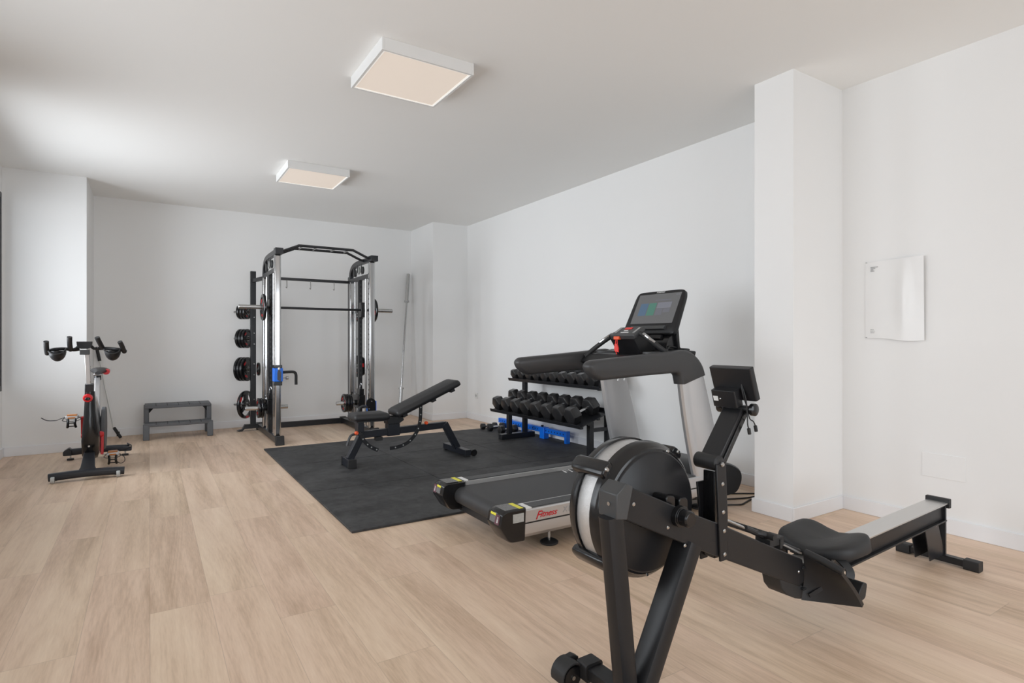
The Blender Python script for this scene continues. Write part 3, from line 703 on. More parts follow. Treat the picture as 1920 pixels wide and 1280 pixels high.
o = b.build('safety_cord', 'bright_red', sk); o['label'] = 'red safety cord and clip'
for sg, ye, xe, ze in ((-1, 2.600, 2.90, 1.060), (1, 3.235, 2.70, 1.040)):
    ys_ = 2.885+sg*.118
    pts = [(2.79, ys_-sg*.02, 1.205), (2.79, ys_+sg*.02, 1.198), (2.795, ys_+(ye-ys_)*.45, 1.165), (2.80+(xe-2.8)*.5, ys_+(ye-ys_)*.8, 1.10), (xe, ye, ze)]
    g_ = MB().tube(pts, .017, 14, smooth=6).build('grip_bar', 'rubber', t)
    sp_ = spline(pts, 6)
    b = MB(); q = [Vector(p)+Vector((-.008, 0, .0095)) for p in sp_[8:16]]; b.tube(q, .0115, 10); b.build('pulse_sensor', 'chrome', g_)
# screen
up_ = Vector((.155, 0, .325)).normalized(); nb_ = Vector((-up_.z, 0, up_.x)); S0 = Vector((3.000, 2.913, 1.200)); HH = .352
def scr(yv, v, dn=0.0): return S0+up_*v+Vector((0, yv, 0))+nb_*dn
sec = rounded([(-.250, .03), (-.235, .0), (.235, .0), (.250, .03), (.232, HH-.02), (.20, HH), (-.20, HH), (-.232, HH-.02)], [.03, .03, .03, .03, .05, .05, .05, .05], 5)
R_ = []
for dn, k in ((.0, .955), (.006, 1.0), (-.018, 1.0), (-.038, .95), (-.05, .80)):
    if dn == .0: continue
R_ = [[scr(y*k, HH/2+(v-HH/2)*k, dn) for y, v in sec] for dn, k in ((.006, .97), (.000, 1.0), (-.024, 1.0), (-.042, .95), (-.052, .82))]
so = MB().rings(R_).build('screen_housing', 'satin_black', t, ang=40)
def srect(y0, y1, v0, v1, dn, m_, nm, par):
    V = [scr(y, v, dn_) for dn_ in (dn-.002, dn) for y, v in ((y0, v0), (y1, v0), (y1, v1), (y0, v1))]
    return MB().rings([V[:4], V[4:]]).build(nm, m_, par)
sc_ = srect(-.205, .195, .085, .325, .0075, 'screen_glass', 'touch_screen', so); sc_['label'] = 'lit grey touch screen'
# (left on screen is +y)
for args in ((.075, .150, .150, .250, .0085, 'tile_blue'), (-.005, .068, .150, .250, .0085, 'tile_green'), (-.145, -.015, .205, .252, .0085, 'tile_grey'), (-.145, -.085, .170, .200, .0085, 'tile_dim'), (-.078, -.015, .150, .200, .0085, 'tile_dim'), (-.13, .02, .268, .276, .0085, 'tile_dim'), (-.19, -.18, .306, .312, .0085, 'tile_grey'), (-.172, -.164, .306, .312, .0085, 'tile_grey')):
    srect(*args[:5], args[5], 'screen_tile', sc_)
text_mesh('brand_lettering', 'FOREMAN', .0175, 'text_white', so, frame(scr(.035, .3325, .0068), (0, -1, 0), up_), shear=.4, depth=.0005, sx=.95)
V = [scr(y, v, dn) for y in (-.165, .165) for v, dn in ((.030, .004), (.030, .030), (.060, .020), (.066, .004))]
MB().rings([V[:4], V[4:]]).build('tablet_ledge', 'plastic_grey', so, bevel=.002)
V = [scr(y, v, dn) for y in (-.15, .17) for v, dn in ((-.040, -.01), (-.040, .016), (-.008, .012), (-.004, -.01))]
MB().rings([V[:4], V[4:]]).build('speaker_bar', 'satin_black', so, bevel=.003)
b = MB()
for y in (-.215, .215):
    b.bar(scr(y, .05, -.03), (3.075, 2.913+y*.96, 1.085), .050, .024, up=(1, 0, 0))
b.bar(scr(0, .02, -.03), (3.06, 2.913, 1.06), .30, .02, up=(1, 0, 0))
b.build('screen_bracket', 'satin_black', t, bevel=.004)
MB().prism(rounded([(2.955, 1.06), (3.085, 1.06), (3.085, 1.20), (3.03, 1.205), (2.985, 1.165)], .012), 'xz', 2.70, 3.12).build('console_back', 'gloss_black', t, bevel=.004)
b = MB().tube([(3.10, 2.700, 1.10), (2.98, 2.68, 1.115), (2.90, 2.64, 1.08)], .006, 8, smooth=5).ball((3.08, 2.70, 1.103), .020, .020, .014).tube([(3.08, 2.70, 1.10), (3.10, 2.62, 1.095), (3.0, 2.58, 1.09)], .006, 8, smooth=5)
b.build('console_wire', 'rubber', t)
b = MB()
for x in (2.37, 2.42): b.lathe([(.006, 0), (.006, 1)], (x, YA+.03, .932), (x, YA+.03, .915), 10)
each(b, 'bolt', 'steel', t)
# power cords on the floor
def cord(pts, label):
    global ORG
    ORG = Vector((pts[0][0], pts[0][1], 0)); o = MB().tube(pts, .0055, 8, smooth=8).build('power_cord', 'rubber', None); o.location = ORG; ORG = Vector((0, 0, 0)); return o
c1 = cord([(3.47, 2.72, .012), (3.55, 2.76, .006), (3.66, 2.74, .006), (3.80, 2.66, .006), (3.95, 2.55, .006), (3.99, 2.47, .006)], '')
tag(c1, 'black cord curving behind the pier, topmost of the three cords', 'cord', 'black cords by the treadmill hood')
c2 = cord([(3.46, 2.66, .012), (3.50, 2.665, .006), (3.57, 2.63, .006), (3.68, 2.59, .006), (3.83, 2.56, .006), (3.96, 2.44, .006)], '')
tag(c2, 'black cord on the floor between the two other cords beside the pier', 'cord', 'black cords by the treadmill hood')
c3 = cord([(3.20, 2.50, .006), (3.30, 2.56, .006), (3.40, 2.555, .006), (3.50, 2.505, .006), (3.58, 2.52, .006), (3.70, 2.545, .006), (3.86, 2.50, .006), (3.94, 2.42, .006)], '')
tag(c3, 'black cord lying nearest the camera, running under the treadmill hood', 'cord', 'black cords by the treadmill hood')

# ------------------------------------------------------------------ adjustable bench
t = thing('weight_bench', 'black adjustable weight bench with raised backrest on the rubber tiles', 'weight bench', (2.08, 5.16, MT))
Yc = 5.16
mbm = MB().bar((1.62, Yc, .292), (2.49, Yc, .320), .062, .062).build('main_beam', 'navy_metal', t, bevel=.004)
MB().box(1.885, 2.005, Yc-.040, Yc+.040, .262, .375).build('beam_sleeve', 'navy_metal', mbm, bevel=.004)
MB().bar((2.485, Yc, .335), (2.628, Yc, .075), .060, .066, up=(0, 1, 0)).build('leg', 'navy_metal', t, bevel=.004)
MB().bar((1.650, Yc, .300), (1.535, Yc, .080), .060, .066, up=(0, 1, 0)).build('leg', 'navy_metal', t, bevel=.004)
MB().box(1.775, 1.84, Yc-.028, Yc+.028, .225, .262).build('beam_stop', 'rubber', mbm, bevel=.003)
f1 = MB().box(1.495, 1.562, Yc-.095, Yc+.095, .022, .092).build('front_foot', 'navy_metal', t, bevel=.003)
for y in (Yc-.115, Yc+.09): MB().box(1.490, 1.567, y, y+.025, MT, .094).build('foot_cap', 'rubber', f1, bevel=.004)
f2 = MB().box(2.600, 2.665, 4.925, 5.425, .032, .088).build('rear_foot', 'navy_metal', t, bevel=.003)
for y in (4.935, 5.385): MB().box(2.605, 2.660, y, y+.035, MT, .033).build('foot_pad', 'rubber', f2)
for y in (4.945, 5.375):
    MB().lathe([(.008, 0), (.030, .0), (.034, .2), (.034, .8), (.030, 1), (.008, 1)], (2.712, y, .050), (2.712, y+.026, .050), 22).build('wheel', 'gloss_black', f2)
    MB().box(2.66, 2.72, y+.026, y+.034, .042, .060).build('wheel_bracket', 'black_metal', f2)
def pad(x0, z0, x1, z1, th, w0, w1, name):
    p0, p1 = Vector((x0, Yc, z0)), Vector((x1, Yc, z1)); d = (p1-p0).normalized(); n_ = Vector((-d.z, 0, d.x)); L = (p1-p0).length
    R_ = []
    for h, ins in ((0, .012), (.010, .0), (th*.55, .0), (th*.85, .008), (th, .028)):
        out = rounded([(ins, -w0/2+ins), (L-ins, -w1/2+ins), (L-ins, w1/2-ins), (ins, w0/2-ins)], .030, 5)
        R_.append([p0+d*a+Vector((0, y, 0))+n_*h for a, y in out])
    return MB().rings(R_).build(name, 'leather', t, ang=60)
sp = pad(1.548, .432, 1.880, .430, .062, .25, .27, 'seat_pad')
bp = pad(1.955, .440, 2.615, .718, .064, .27, .27, 'back_pad')
MB().box(1.575, 1.86, Yc-.09, Yc+.09, .415, .431).build('pad_board', 'black_metal', sp)
b = MB(); dv = Vector((2.615-1.955, 0, .718-.440)).normalized(); nv = Vector((-dv.z, 0, dv.x))
for a in (.08, .40, .62):
    p = Vector((1.955, Yc, .440))+dv*a-nv*.016; b.bar(p+Vector((0, -.10, 0)), p+Vector((0, .10, 0)), .045, .030, up=nv)
for y in (-.05, .05): b.bar(Vector((1.955, Yc+y, .440))+dv*.02-nv*.012, Vector((1.955, Yc+y, .440))+dv*.66-nv*.012, .022, .022, up=nv)
b.build('back_frame', 'black_metal', bp, bevel=.002)
MB().prism([(1.88, .375), (1.875, .43), (1.945, .445), (2.03, .435), (2.04, .405), (1.99, .375)], 'xz', Yc-.055, Yc+.055).build('hinge_bracket', 'black_metal', t, bevel=.003)
MB().box(1.60, 1.655, Yc-.05, Yc+.05, .32, .418).build('seat_bracket', 'navy_metal', t, bevel=.003)
def ladder(pts, nm):
    P = spline(pts, 6); o = MB().sweep(P, [(-.004, -.016), (.004, -.016), (.004, .016), (-.004, .016)], up=(0, 1, 0))
    o = MB()
    for y in (-.040,):
        R_ = []
        for i, p in enumerate(P):
            d_ = (P[min(i+1, len(P)-1)]-P[max(i-1, 0)]).normalized(); n_ = Vector((-d_.z, 0, d_.x))
            R_.append([p+n_*.017+Vector((0, y-.004, 0)), p-n_*.017+Vector((0, y-.004, 0)), p-n_*.017+Vector((0, y+.006, 0)), p+n_*.017+Vector((0, y+.006, 0))])
        o.rings(R_)
    ld = o.build(nm, 'black_metal', t, bevel=.001)
    b = MB()
    for p in P[3::5]: b.lathe([(.0065, 0), (.0065, 1)], p+Vector((0, -.0440, 0)), p+Vector((0, -.0448, 0)), 10)
    b.build('adjustment_hole', 'label_grey', ld)
ladder([(2.215, Yc, .545), (2.215, Yc, .47), (2.210, Yc, .39), (2.190, Yc, .31), (2.150, Yc, .245), (2.080, Yc, .185), (1.99, Yc, .155), (1.905, Yc, .148)], 'backrest_ladder')
ladder([(1.620, Yc, .415), (1.620, Yc, .35), (1.640, Yc, .27), (1.690, Yc, .205), (1.735, Yc, .170), (1.790, Yc, .142)], 'seat_ladder')
for x, z in ((2.262, .362), (1.580, .322)):
    MB().lathe([(.006, 0), (.006, .3), (.016, .35), (.018, .7), (.012, 1)], (x, Yc-.035, z), (x, Yc-.085, z), 16).build('pull_pin', 'orange', t)
MB().tube([(1.62, Yc-.04, .300), (1.57, Yc-.05, .310), (1.525, Yc-.06, .295), (1.492, Yc-.07, .215)], .011, 10, smooth=5).build('handle', 'plastic_grey', t)

# ------------------------------------------------------------------ dumbbell rack
t = thing('dumbbell_rack', 'two tier black steel dumbbell rack against the right wall', 'dumbbell rack', (3.68, 4.92, MT))
for y, nm in ((5.635, 'L'), (4.185, 'R')):
    b = MB().box(3.43, 3.895, y-.038, y+.038, MT, .075); f_ = b.build('base_foot', 'black_metal', t, bevel=.003)
    MB().bar((3.555, y, .075), (3.555, y, .385), .05, .05).build('front_post', 'black_metal', t, bevel=.003)
    MB().bar((3.775, y, .075), (3.775, y, .755), .05, .05).build('back_post', 'black_metal', t, bevel=.003)
    MB().bar((3.58, y, .300), (3.75, y, .300), .04, .035).build('post_brace', 'black_metal', t, bevel=.002)
def tray(x0, z0, x1, z1, y0, y1, nm):
    d = Vector((x1-x0, 0, z1-z0)).normalized(); n_ = Vector((-d.z, 0, d.x)); L = math.hypot(x1-x0, z1-z0); o = Vector((x0, 0, z0))
    pr = [(0, .022), (0, -.014), (.03, -.014), (.03, -.006), (L-.03, -.006), (L-.03, -.014), (L, -.014), (L, .030), (L-.005, .030), (L-.005, 0), (.005, 0), (.005, .022)]
    q = [((o+d*a+n_*h).x, (o+d*a+n_*h).z) for a, h in pr]
    tr = MB().prism(q, 'xz', y0, y1).build('tray', 'black_metal', t, bevel=.001)
    b = MB()
    for a in (.03, .12, .25): 
        p = o+d*a+n_*-.02
        b.box(p.x, p.x+.03, y0+.03, y0+.07, p.z-.012, p.z+.012)
    each(b, 'tray_bracket', 'black_metal', tr)
LT = (3.355, .350, 3.735, .478); UT = (3.595, .700, 3.885, .795)
tray(*LT, 4.095, 5.735, 'lower'); tray(*UT, 4.10, 5.72, 'upper')
def dumbbell_src(R, hl, gl, label, x, y, z, tilt, group):
    th = thing('hex_dumbbell', label, 'dumbbell', (x, y, z), group=group, local=True)
    th.rotation_euler = (0, -tilt, 0)
    k = R/math.cos(PI/6)
    for s_ in (-1, 1):
        b = MB().lathe([(k*.0, 0), (k*.70, 0), (k*.90, .06), (k, .20), (k, .74), (k*.92, .90), (k*.55, 1)], (s_*(gl/2+hl), 0, 0), (s_*gl/2, 0, 0), 6, ph=0)
        b.build('head', 'hex_rubber', th, bevel=.002)
    MB().lathe([(.014, 0), (.016, .03), (.0145, .12), (.0175, .5), (.0145, .88), (.016, .97), (.014, 1)], (-gl/2, 0, 0), (gl/2, 0, 0), 16).build('handle', 'chrome', th)
    return th
def place_on(tr, R, a, y):   # centre point above a tray at distance a from its front lip
    d = Vector((tr[2]-tr[0], 0, tr[3]-tr[1])).normalized(); n_ = Vector((-d.z, 0, d.x)); p = Vector((tr[0], 0, tr[1]))+d*a+n_*(R+.001)
    return (p.x, y, p.z), math.atan2(d.z, d.x)
ords = ['first', 'second', 'third', 'fourth', 'fifth', 'sixth', 'seventh', 'eighth', 'ninth', 'tenth']
for k in range(8):
    y = 5.615-k*.1955; R = .074+.0010*k
    (x, y_, z), tl = place_on(LT, R, .184, y)
    dumbbell_src(R, .100+.001*k, .125, 'black hex dumbbell on the lower rack tray, %s from the far left end' % ords[k], x, y_, z, tl, 'hex dumbbells on the lower tray')
for k in range(10):
    y = 5.630-k*.1555; R = .054+.0009*k
    (x, y_, z), tl = place_on(UT, R, .152, y)
    dumbbell_src(R, .072+.001*k, .116, 'smaller black hex dumbbell on the top rack tray, %s from the far left end' % ords[k], x, y_, z, tl, 'hex dumbbells on the top tray')
for k, (y, R, lb) in enumerate(((6.42, .036, 'small black dumbbell on the rubber floor, farthest of the three left of the rack'), (6.235, .046, 'small black dumbbell on the floor, middle of the three left of the rack'), (5.955, .050, 'small black floor dumbbell right beside the rack base, nearest of the three'))):
    dumbbell_src(R, .060+.004*k, .115, lb, 3.735, y, MT+R+.001, 0, 'small dumbbells on the floor')

# blue spotter arms on the floor
def blue_arm(y0, y1, yh, label):
    t = thing('spotter_arm', label, 'spotter arm', (3.91, (y0+y1)/2, MT), group='blue spotter arms')
    x = 3.915
    bm_ = MB().box(x-.024, x+.024, y1, y0, .083, .142).build('arm_beam', 'blue', t, bevel=.003)
    b = MB(); n = int((y0-y1)/.055)
    for k in range(n):
        y = y1+.05+k*.055; b.lathe([(.008, 0), (.008, 1)], (x-.0242, y, .112), (x-.0250, y, .112), 10)
    b.build('hole_marking', 'gap', bm_)
    MB().box(x-.042, x+.030, yh-.045, yh+.045, MT, .148).build('bracket', 'blue', t, bevel=.004)
    MB().box(x-.028, x+.028, y1-.006, y1+.030, MT, .150).build('end_flange', 'blue', t, bevel=.003)
    MB().lathe([(.012, 0), (.016, .3), (.016, 1)], (x-.01, yh+.03, .148), (x-.01, yh+.03, .168), 14).build('lock_pin', 'gloss_black', t)
blue_arm(6.44, 5.85, 6.20, 'blue perforated spotter arm on the floor behind the small dumbbells, left one')
blue_arm(5.80, 4.99, 5.43, 'blue perforated spotter arm under the rack trays, right one nearer the camera')

# ------------------------------------------------------------------ cable rack with smith bar
XLr, XRr = 1.22, 2.31
t = thing('smith_machine', 'tall chrome and black smith machine cable rack with pull-up bar at far wall', 'smith machine', (1.765, 7.40, 0))
for X, d in ((XLr, -1), (XRr, 1)):
    b = MB().box(X-.034, X+.034, 6.72, 8.09, .014, .082); br = b.build('base_rail', 'black_metal', t, bevel=.003)
    MB().prism([(6.675, .0), (6.675, .0), (6.70, .10), (6.735, .10), (6.735, 0)][1:], 'yz', X-.046, X+.046).build('foot_plate', 'rubber', br, bevel=.004)
    MB().box(X-.04, X+.04, 8.03, 8.10, 0, .09).build('foot_plate', 'rubber', br, bevel=.004)
    MB().box(X-.035, X+.035, 6.815, 6.885, .082, 2.135).build('front_upright', 'chrome', t, bevel=.018, seg=4)
    MB().box(X-.032, X+.032, 7.62, 7.685, .082, 1.95).build('rear_upright', 'chrome', t, bevel=.016, seg=4)
    ch = MB().box(X-.022, X+.022, 7.27, 7.335, .082, 1.95).build('perforated_channel', 'black_metal', t, bevel=.002)
    b = MB()
    for k in range(30):
        z = .22+k*.057; b.box(X-.007, X+.007, 7.2685, 7.270, z, z+.024)
        b.box(X-.0235, X-.022, 7.290, 7.315, z, z+.024)
    b.build('slot_marking', 'plastic_grey', ch)
    b = MB()
    for k in range(28): z = .30+k*.062; b.box(X-.0358, X-.0340, 6.840, 6.852, z, z+.018)
    b.build('adjustment_slot', 'gap', ch)
    b = MB()
    for y in (7.06, 7.50): b.cyl((X, y, .082), (X, y, 1.95), .0145, n=16)
    each(b, 'guide_rod', 'chrome', t)
    MB().bar((X, 6.885, 1.965), (X, 7.70, 1.965), .045, .05).build('upper_brace', 'black_metal', t, bevel=.002)
    tf = MB().sweep(spline([(X, 6.76, 2.165), (X, 7.10, 2.168), (X, 7.42, 2.165), (X, 7.58, 2.135), (X, 7.67, 2.06), (X, 7.69, 1.93)], 5), rounded([(-.024, -.03), (.024, -.03), (.024, .03), (-.024, .03)], .004, 1)).build('top_frame', 'black_metal', t)
    MB().box(X-.038, X+.046 if d < 0 else X+.050, 6.745, 6.86, 2.130, 2.198).build('corner_block', 'black_metal', tf, bevel=.003)
    for y, z in ((7.20, 2.065), (7.36, 2.075), (7.52, 2.055)):
        pl = MB().lathe([(.010, 0), (.046, 0), (.050, .15), (.042, .5), (.050, .85), (.046, 1), (.010, 1)], (X-.012, y, z), (X+.012, y, z), 24).build('pulley', 'label_grey' if y == 7.36 else 'plastic_grey', t)
        MB().box(X-.018, X-.014, y-.016, y+.016, z-.03, 2.15).build('pulley_bracket', 'black_metal', pl)
    b = MB()
    b.tube([(X+.01, 7.25, 2.06), (X+.01, 7.25, .2)], .003, 6).tube([(X-.01, 7.41, 2.06), (X-.01, 7.41, .2)], .003, 6).tube([(X, 6.90, .9), (X, 6.90, 2.06)], .003, 6)
    each(b, 'cable', 'rubber', t)
    MB().lathe([(.008, 0), (.03, 0), (.03, 1), (.008, 1)], (X-.01, 6.86, 2.07), (X+.01, 6.86, 2.07), 20).build('front_pulley', 'gloss_black', t)
    # weight carriage with pegs
    cz_ = .356
    cg = MB().box(X-.045, X+.045, 7.20, 7.50, .29, .46).box(X-.03, X+.03, 7.22, 7.34, .46, .54).build('weight_carriage', 'gloss_black', t, bevel=.005)
    if d < 0: pe = (.955, 1.43)
    else: pe = (2.018, 2.50)
    MB().lathe([(.022, 0), (.025, .01), (.025, .99), (.022, 1)], (pe[0], 7.35, cz_), (pe[1], 7.35, cz_), 20).build('weight_peg', 'steel', cg)
    MB().lathe([(.036, 0), (.036, 1)], (X-.06, 7.35, cz_), (X+.06, 7.35, cz_), 20).build('peg_collar', 'black_metal', cg)
    b = MB().tube([(X+.0, 7.28, .62), (X+.012, 7.26, .58), (X+.010, 7.26, .53), (X-.012, 7.26, .53), (X-.012, 7.26, .58), (X, 7.28, .62)], .0045, 8, smooth=4)
    b.build('snap_hook', 'chrome', cg)
# trolleys
tr = MB().box(XLr-.044, XLr+.050, 6.790, 6.905, .700, .850).build('cable_trolley', 'blue', t, bevel=.004); tr['label'] = 'blue cable trolley on the left upright'
MB().box(XLr-.042, XLr+.044, 6.800, 6.900, .850, .885).box(XLr-.042, XLr+.044, 6.800, 6.900, .655, .700).build('trolley_sleeve', 'gloss_black', tr, bevel=.004)
MB().tube([(1.255, 6.84, .800), (1.34, 6.84, .803), (1.395, 6.84, .800), (1.418, 6.84, .775), (1.420, 6.84, .70), (1.420, 6.84, .655)], .016, 14, smooth=5).build('curved_handle', 'rubber', tr)
MB().lathe([(.008, 0), (.008, .6), (.018, .65), (.018, 1)], (1.26, 6.83, .735), (1.335, 6.83, .735), 16).build('pull_pin', 'steel', tr)
MB().prism(rounded([(XLr+.01-.02, .72), (XLr+.01+.014, .70), (XLr+.01+.018, .80), (XLr+.01-.006, .85), (XLr+.01-.02, .80)], .008), 'xz', 6.780, 6.79).build('swivel_pulley', 'label_dark', tr)
MB().ball((XLr+.005, 6.776, .845), .014).build('cable_stopper', 'white_plastic', tr)
tr = MB().box(XRr-.044, XRr+.044, 6.790, 6.905, .270, .420).build('cable_trolley', 'blue', t, bevel=.004); tr['label'] = 'blue cable trolley low on the right upright'
MB().lathe([(.0, 0), (.056, 0), (.060, .2), (.060, .8), (.056, 1), (0, 1)], (XRr-.03, 6.775, .40), (XRr-.03, 6.789, .40), 24).box(XRr-.07, XRr+.03, 6.776, 6.789, .30, .40).build('swivel_plate', 'gloss_black', tr, bevel=.002)
b = MB()
for dx, z in ((-.02, .42), (-.05, .33)): b.lathe([(.008, 0), (.005, 1)], (XRr+dx, 6.775, z), (XRr+dx, 6.770, z), 10)
each(b, 'bolt', 'steel', tr)
MB().tube([(2.27, 6.84, .34), (2.20, 6.84, .36), (2.15, 6.83, .33), (2.13, 6.83, .25), (2.13, 6.83, .20)], .015, 12, smooth=5).build('curved_handle', 'plastic_grey', tr)
# top bars
b = MB()
for y in (6.83, 7.08):
    b.tube([(XLr, y, 2.165), (1.29, y, 2.180), (1.44, y, 2.245), (1.50, y, 2.252), (2.03, y, 2.252), (2.09, y, 2.245), (2.24, y, 2.180), (XRr, y, 2.165)], .0155, 12, smooth=3)
pb = b.build('pull_up_bar', 'black_metal', t)
b = MB()
for x in (1.50, 1.66, 1.87, 2.03): b.tube([(x, 6.84, 2.252), (x, 7.07, 2.252)], .010, 10)
each(b, 'grip_rung', 'steel', pb)
rb = MB().bar((XLr, 7.74, 1.955), (XRr, 7.74, 1.955), .035, .035).build('rear_crossbar', 'black_metal', t, bevel=.002)
for x in (1.490, 1.785, 2.090): MB().tube([(x, 7.72, 1.94), (x, 7.71, 1.85), (x-.008, 7.70, 1.835), (x-.016, 7.70, 1.85)], .005, 8, smooth=3).build('storage_hook', 'steel', rb)
MB().box(XLr, XRr, 8.03, 8.075, .006, .075).build('floor_crossbar', 'black_metal', t, bevel=.002)
# smith bar
sb = MB().cyl((1.12, 7.20, 1.552), (2.47, 7.20, 1.552), .0145, n=18).build('smith_bar', 'black_metal', t)
for x0, x1, cx_ in ((.862, 1.165, 1.165), (2.405, 2.71, 2.38)):
    MB().lathe([(.021, 0), (.025, .015), (.025, .985), (.021, 1)], (x0, 7.20, 1.552), (x1, 7.20, 1.552), 22).build('sleeve', 'steel', sb)
for X in (XLr, XRr):
    MB().box(X-.030, X+.030, 7.16, 7.26, 1.46, 1.65).build('bar_hook_carriage', 'gloss_black', sb, bevel=.006)
# storage posts
PZ = (1.532, 1.188, .792, .333)
for X, d in ((1.13, -1), (2.40, 1)):
    sp_ = MB().box(X-.032, X+.032, 7.97, 8.035, .07, 2.055).build('storage_post', 'black_metal', t, bevel=.003)
    MB().bar((X, 7.98, 1.935), (XLr if d < 0 else XRr, 7.69, 1.945), .04, .045).build('post_link', 'black_metal', sp_, bevel=.002)
    MB().prism([(X+d*.17, .0), (X+d*.19, .012), (X+d*.13, .03), (X+d*.10, .085), (X-d*.07, .085), (X-d*.07, .03), (X+d*.10, .03), (X+d*.13, .0)], 'xz', 7.975, 8.035).build('splayed_foot', 'black_metal', sp_)
    b = MB()
    for z in PZ:
        b.lathe([(.016, 0), (.016, .97), (.012, 1)], (X, 8.02, z), (X+d*.79*.255, 8.02+.62*.255, z), 14)
    each(b, 'storage_peg', 'steel', sp_)
    b = MB()
    for z in [v for q in PZ for v in (q-.07, q+.07)]: b.lathe([(.010, 0), (.006, 1)], (X+.01, 7.97, z), (X+.01, 7.964, z), 10)
    each(b, 'bolt', 'steel', sp_)
# weight plates: tri-grip, one source mesh set per size
def plate_src(R, th, tri, marks=3):
    # axis along local X; returns list of (name, mesh) for parts
    global ORG
    ORG = Vector((0, 0, 0)); parts = []
    if tri:
        b = MB().lathe([(R*.80, 0), (R*.97, 0), (R, .25), (R, .75), (R*.97, 1), (R*.80, 1), (R*.78, .5)], (-th/2, 0, 0), (th/2, 0, 0), 40, closed=True)
        b.lathe([(.026, 0), (R*.40, 0), (R*.42, .5), (R*.40, 1), (.026, 1)], (-th*.42, 0, 0), (th*.42, 0, 0), 32, closed=True)
        for k in range(3):
            a = math.radians(90+120*k); b.bar((0, math.cos(a)*R*.38, math.sin(a)*R*.38), (0, math.cos(a)*R*.82, math.sin(a)*R*.82), R*.34, th*.75, up=(1, 0, 0))
    else:
        b = MB().lathe([(.026, .12), (R*.38, .12), (R*.42, .28), (R*.76, .28), (R*.80, .0), (R*.96, 0), (R, .2), (R, .8), (R*.96, 1), (R*.80, 1), (R*.76, .72), (R*.42, .72), (R*.38, .88), (.026, .88)], (-th/2, 0, 0), (th/2, 0, 0), 40, closed=True)
    parts.append(b.build('plate_body', 'gloss_black', None))
    b = MB()
    for k in range(3):
        a = math.radians(30+120*k); r0 = R*.62
        for s_ in (-1, 1):
            x = s_*(th/2 if tri else th*.30); c = Vector((x, math.cos(a)*R*.88 if tri else math.cos(a)*r0, math.sin(a)*R*.88 if tri else math.sin(a)*r0))
            tg = Vector((0, -math.sin(a), math.cos(a))); b.bar(c-tg*R*.17, c+tg*R*.17, R*.16, .004, up=(1, 0, 0))
    parts.append(b.build('red_marking', 'red', None))
    parts.append(MB().lathe([(.0255, 0), (.031, .0), (.031, 1), (.0255, 1)], (-th*.46, 0, 0), (th*.46, 0, 0), 20, closed=True).build('hub_ring', 'steel', None))
    ms = [(p.name, p.data) for p in parts]
    for p in parts: bpy.data.objects.remove(p)
    return ms
CACHE = {}
def plate(R, th, tri, loc, rz, rx, label, group):
    key = (R, th, tri)
    if key not in CACHE: CACHE[key] = plate_src(R, th, tri)
    r = bpy.data.objects.new('weight_plate', None); C.objects.link(r); r.location = loc; r.rotation_euler = (rx, 0, rz); tag(r, label, 'weight plate', group)
    for n_, me in CACHE[key]:
        o = bpy.data.objects.new(n_.split('.')[0], me); C.objects.link(o); o.parent = r
    return r
plate(.157, .030, False, (1.128, 7.20, 1.552), 0, .3, 'black weight plate loaded on the left sleeve of the smith bar', 'plates on the smith bar')
plate(.152, .030, False, (2.455, 7.20, 1.552), 0, .9, 'black weight plate loaded on the right sleeve of the smith bar', 'plates on the smith bar')
for k, x in enumerate((1.100, 1.135)): plate(.119, .030, False, (x, 7.35, .356), 0, .5+k, 'small black plate on the low left carriage peg, %s of the pair' % ('outer one' if k == 0 else 'inner one'), 'plates on the lower pegs')
for k, x in enumerate((2.120, 2.155, 2.190)): plate(.118-.003*k, .030, False, (x, 7.35, .356), 0, .2+k, 'small black plate on the low right carriage peg, %s' % ('tip side' if k == 0 else 'middle of three' if k == 1 else 'closest to the upright'), 'plates on the lower pegs')
names = ['top', 'second', 'third', 'bottom']
for (X, d, side, counts) in ((1.13, -1, 'left', (3, 3, 3, 1)), (2.40, 1, 'right', (1, 0, 1, 0))):
    for i, (z, R, n) in enumerate(zip(PZ, (.094, .124, .156, .181), counts)):
        ang = math.atan2(.62, d*.79)
        for k in range(n):
            a = .060+.018+k*.041 if n > 1 else .095
            if d > 0: a += .085
            pos = {1: 'the only one there', 2: ('nearer the post', 'farther from the post')[min(k, 1)], 3: ('next to the post', 'middle of three', 'outermost of three')[k]}[n]
            plate(R, .034 if n > 1 else .038, i == 3, (X+d*.79*a, 8.02+.62*a, z), ang, .35 if i != 3 else PI/2+.5, 'black plate with red marks on the %s %s storage peg, %s' % (names[i], side, pos), 'plates on the storage pegs')
plate(.086, .026, False, (1.195, 8.0, .792), 0, .2, 'tiny black plate on the inner side of the left storage post', 'plates on the storage pegs')
t = thing('spring_collar', 'chrome spring collar clipped on the top left storage peg', 'spring collar', (1.13-.79*.205, 8.02+.62*.205, 1.532), math.atan2(.62, -.79), local=True)
b = MB()
for k in range(4): b.sweep([((k-1.5)*.006, .021*math.cos(a), .021*math.sin(a)) for a in [2*PI*j/18 for j in range(18)]], [(-.003, -.003), (.003, -.003), (.003, .003), (-.003, .003)], loop=True)
b.build('coil', 'chrome', t)
MB().tube([(0, -.03, .018), (0, -.035, .055), (0, 0, .075), (0, .03, .055), (0, .02, .02)], .005, 8, smooth=4).build('grip', 'chrome', t)

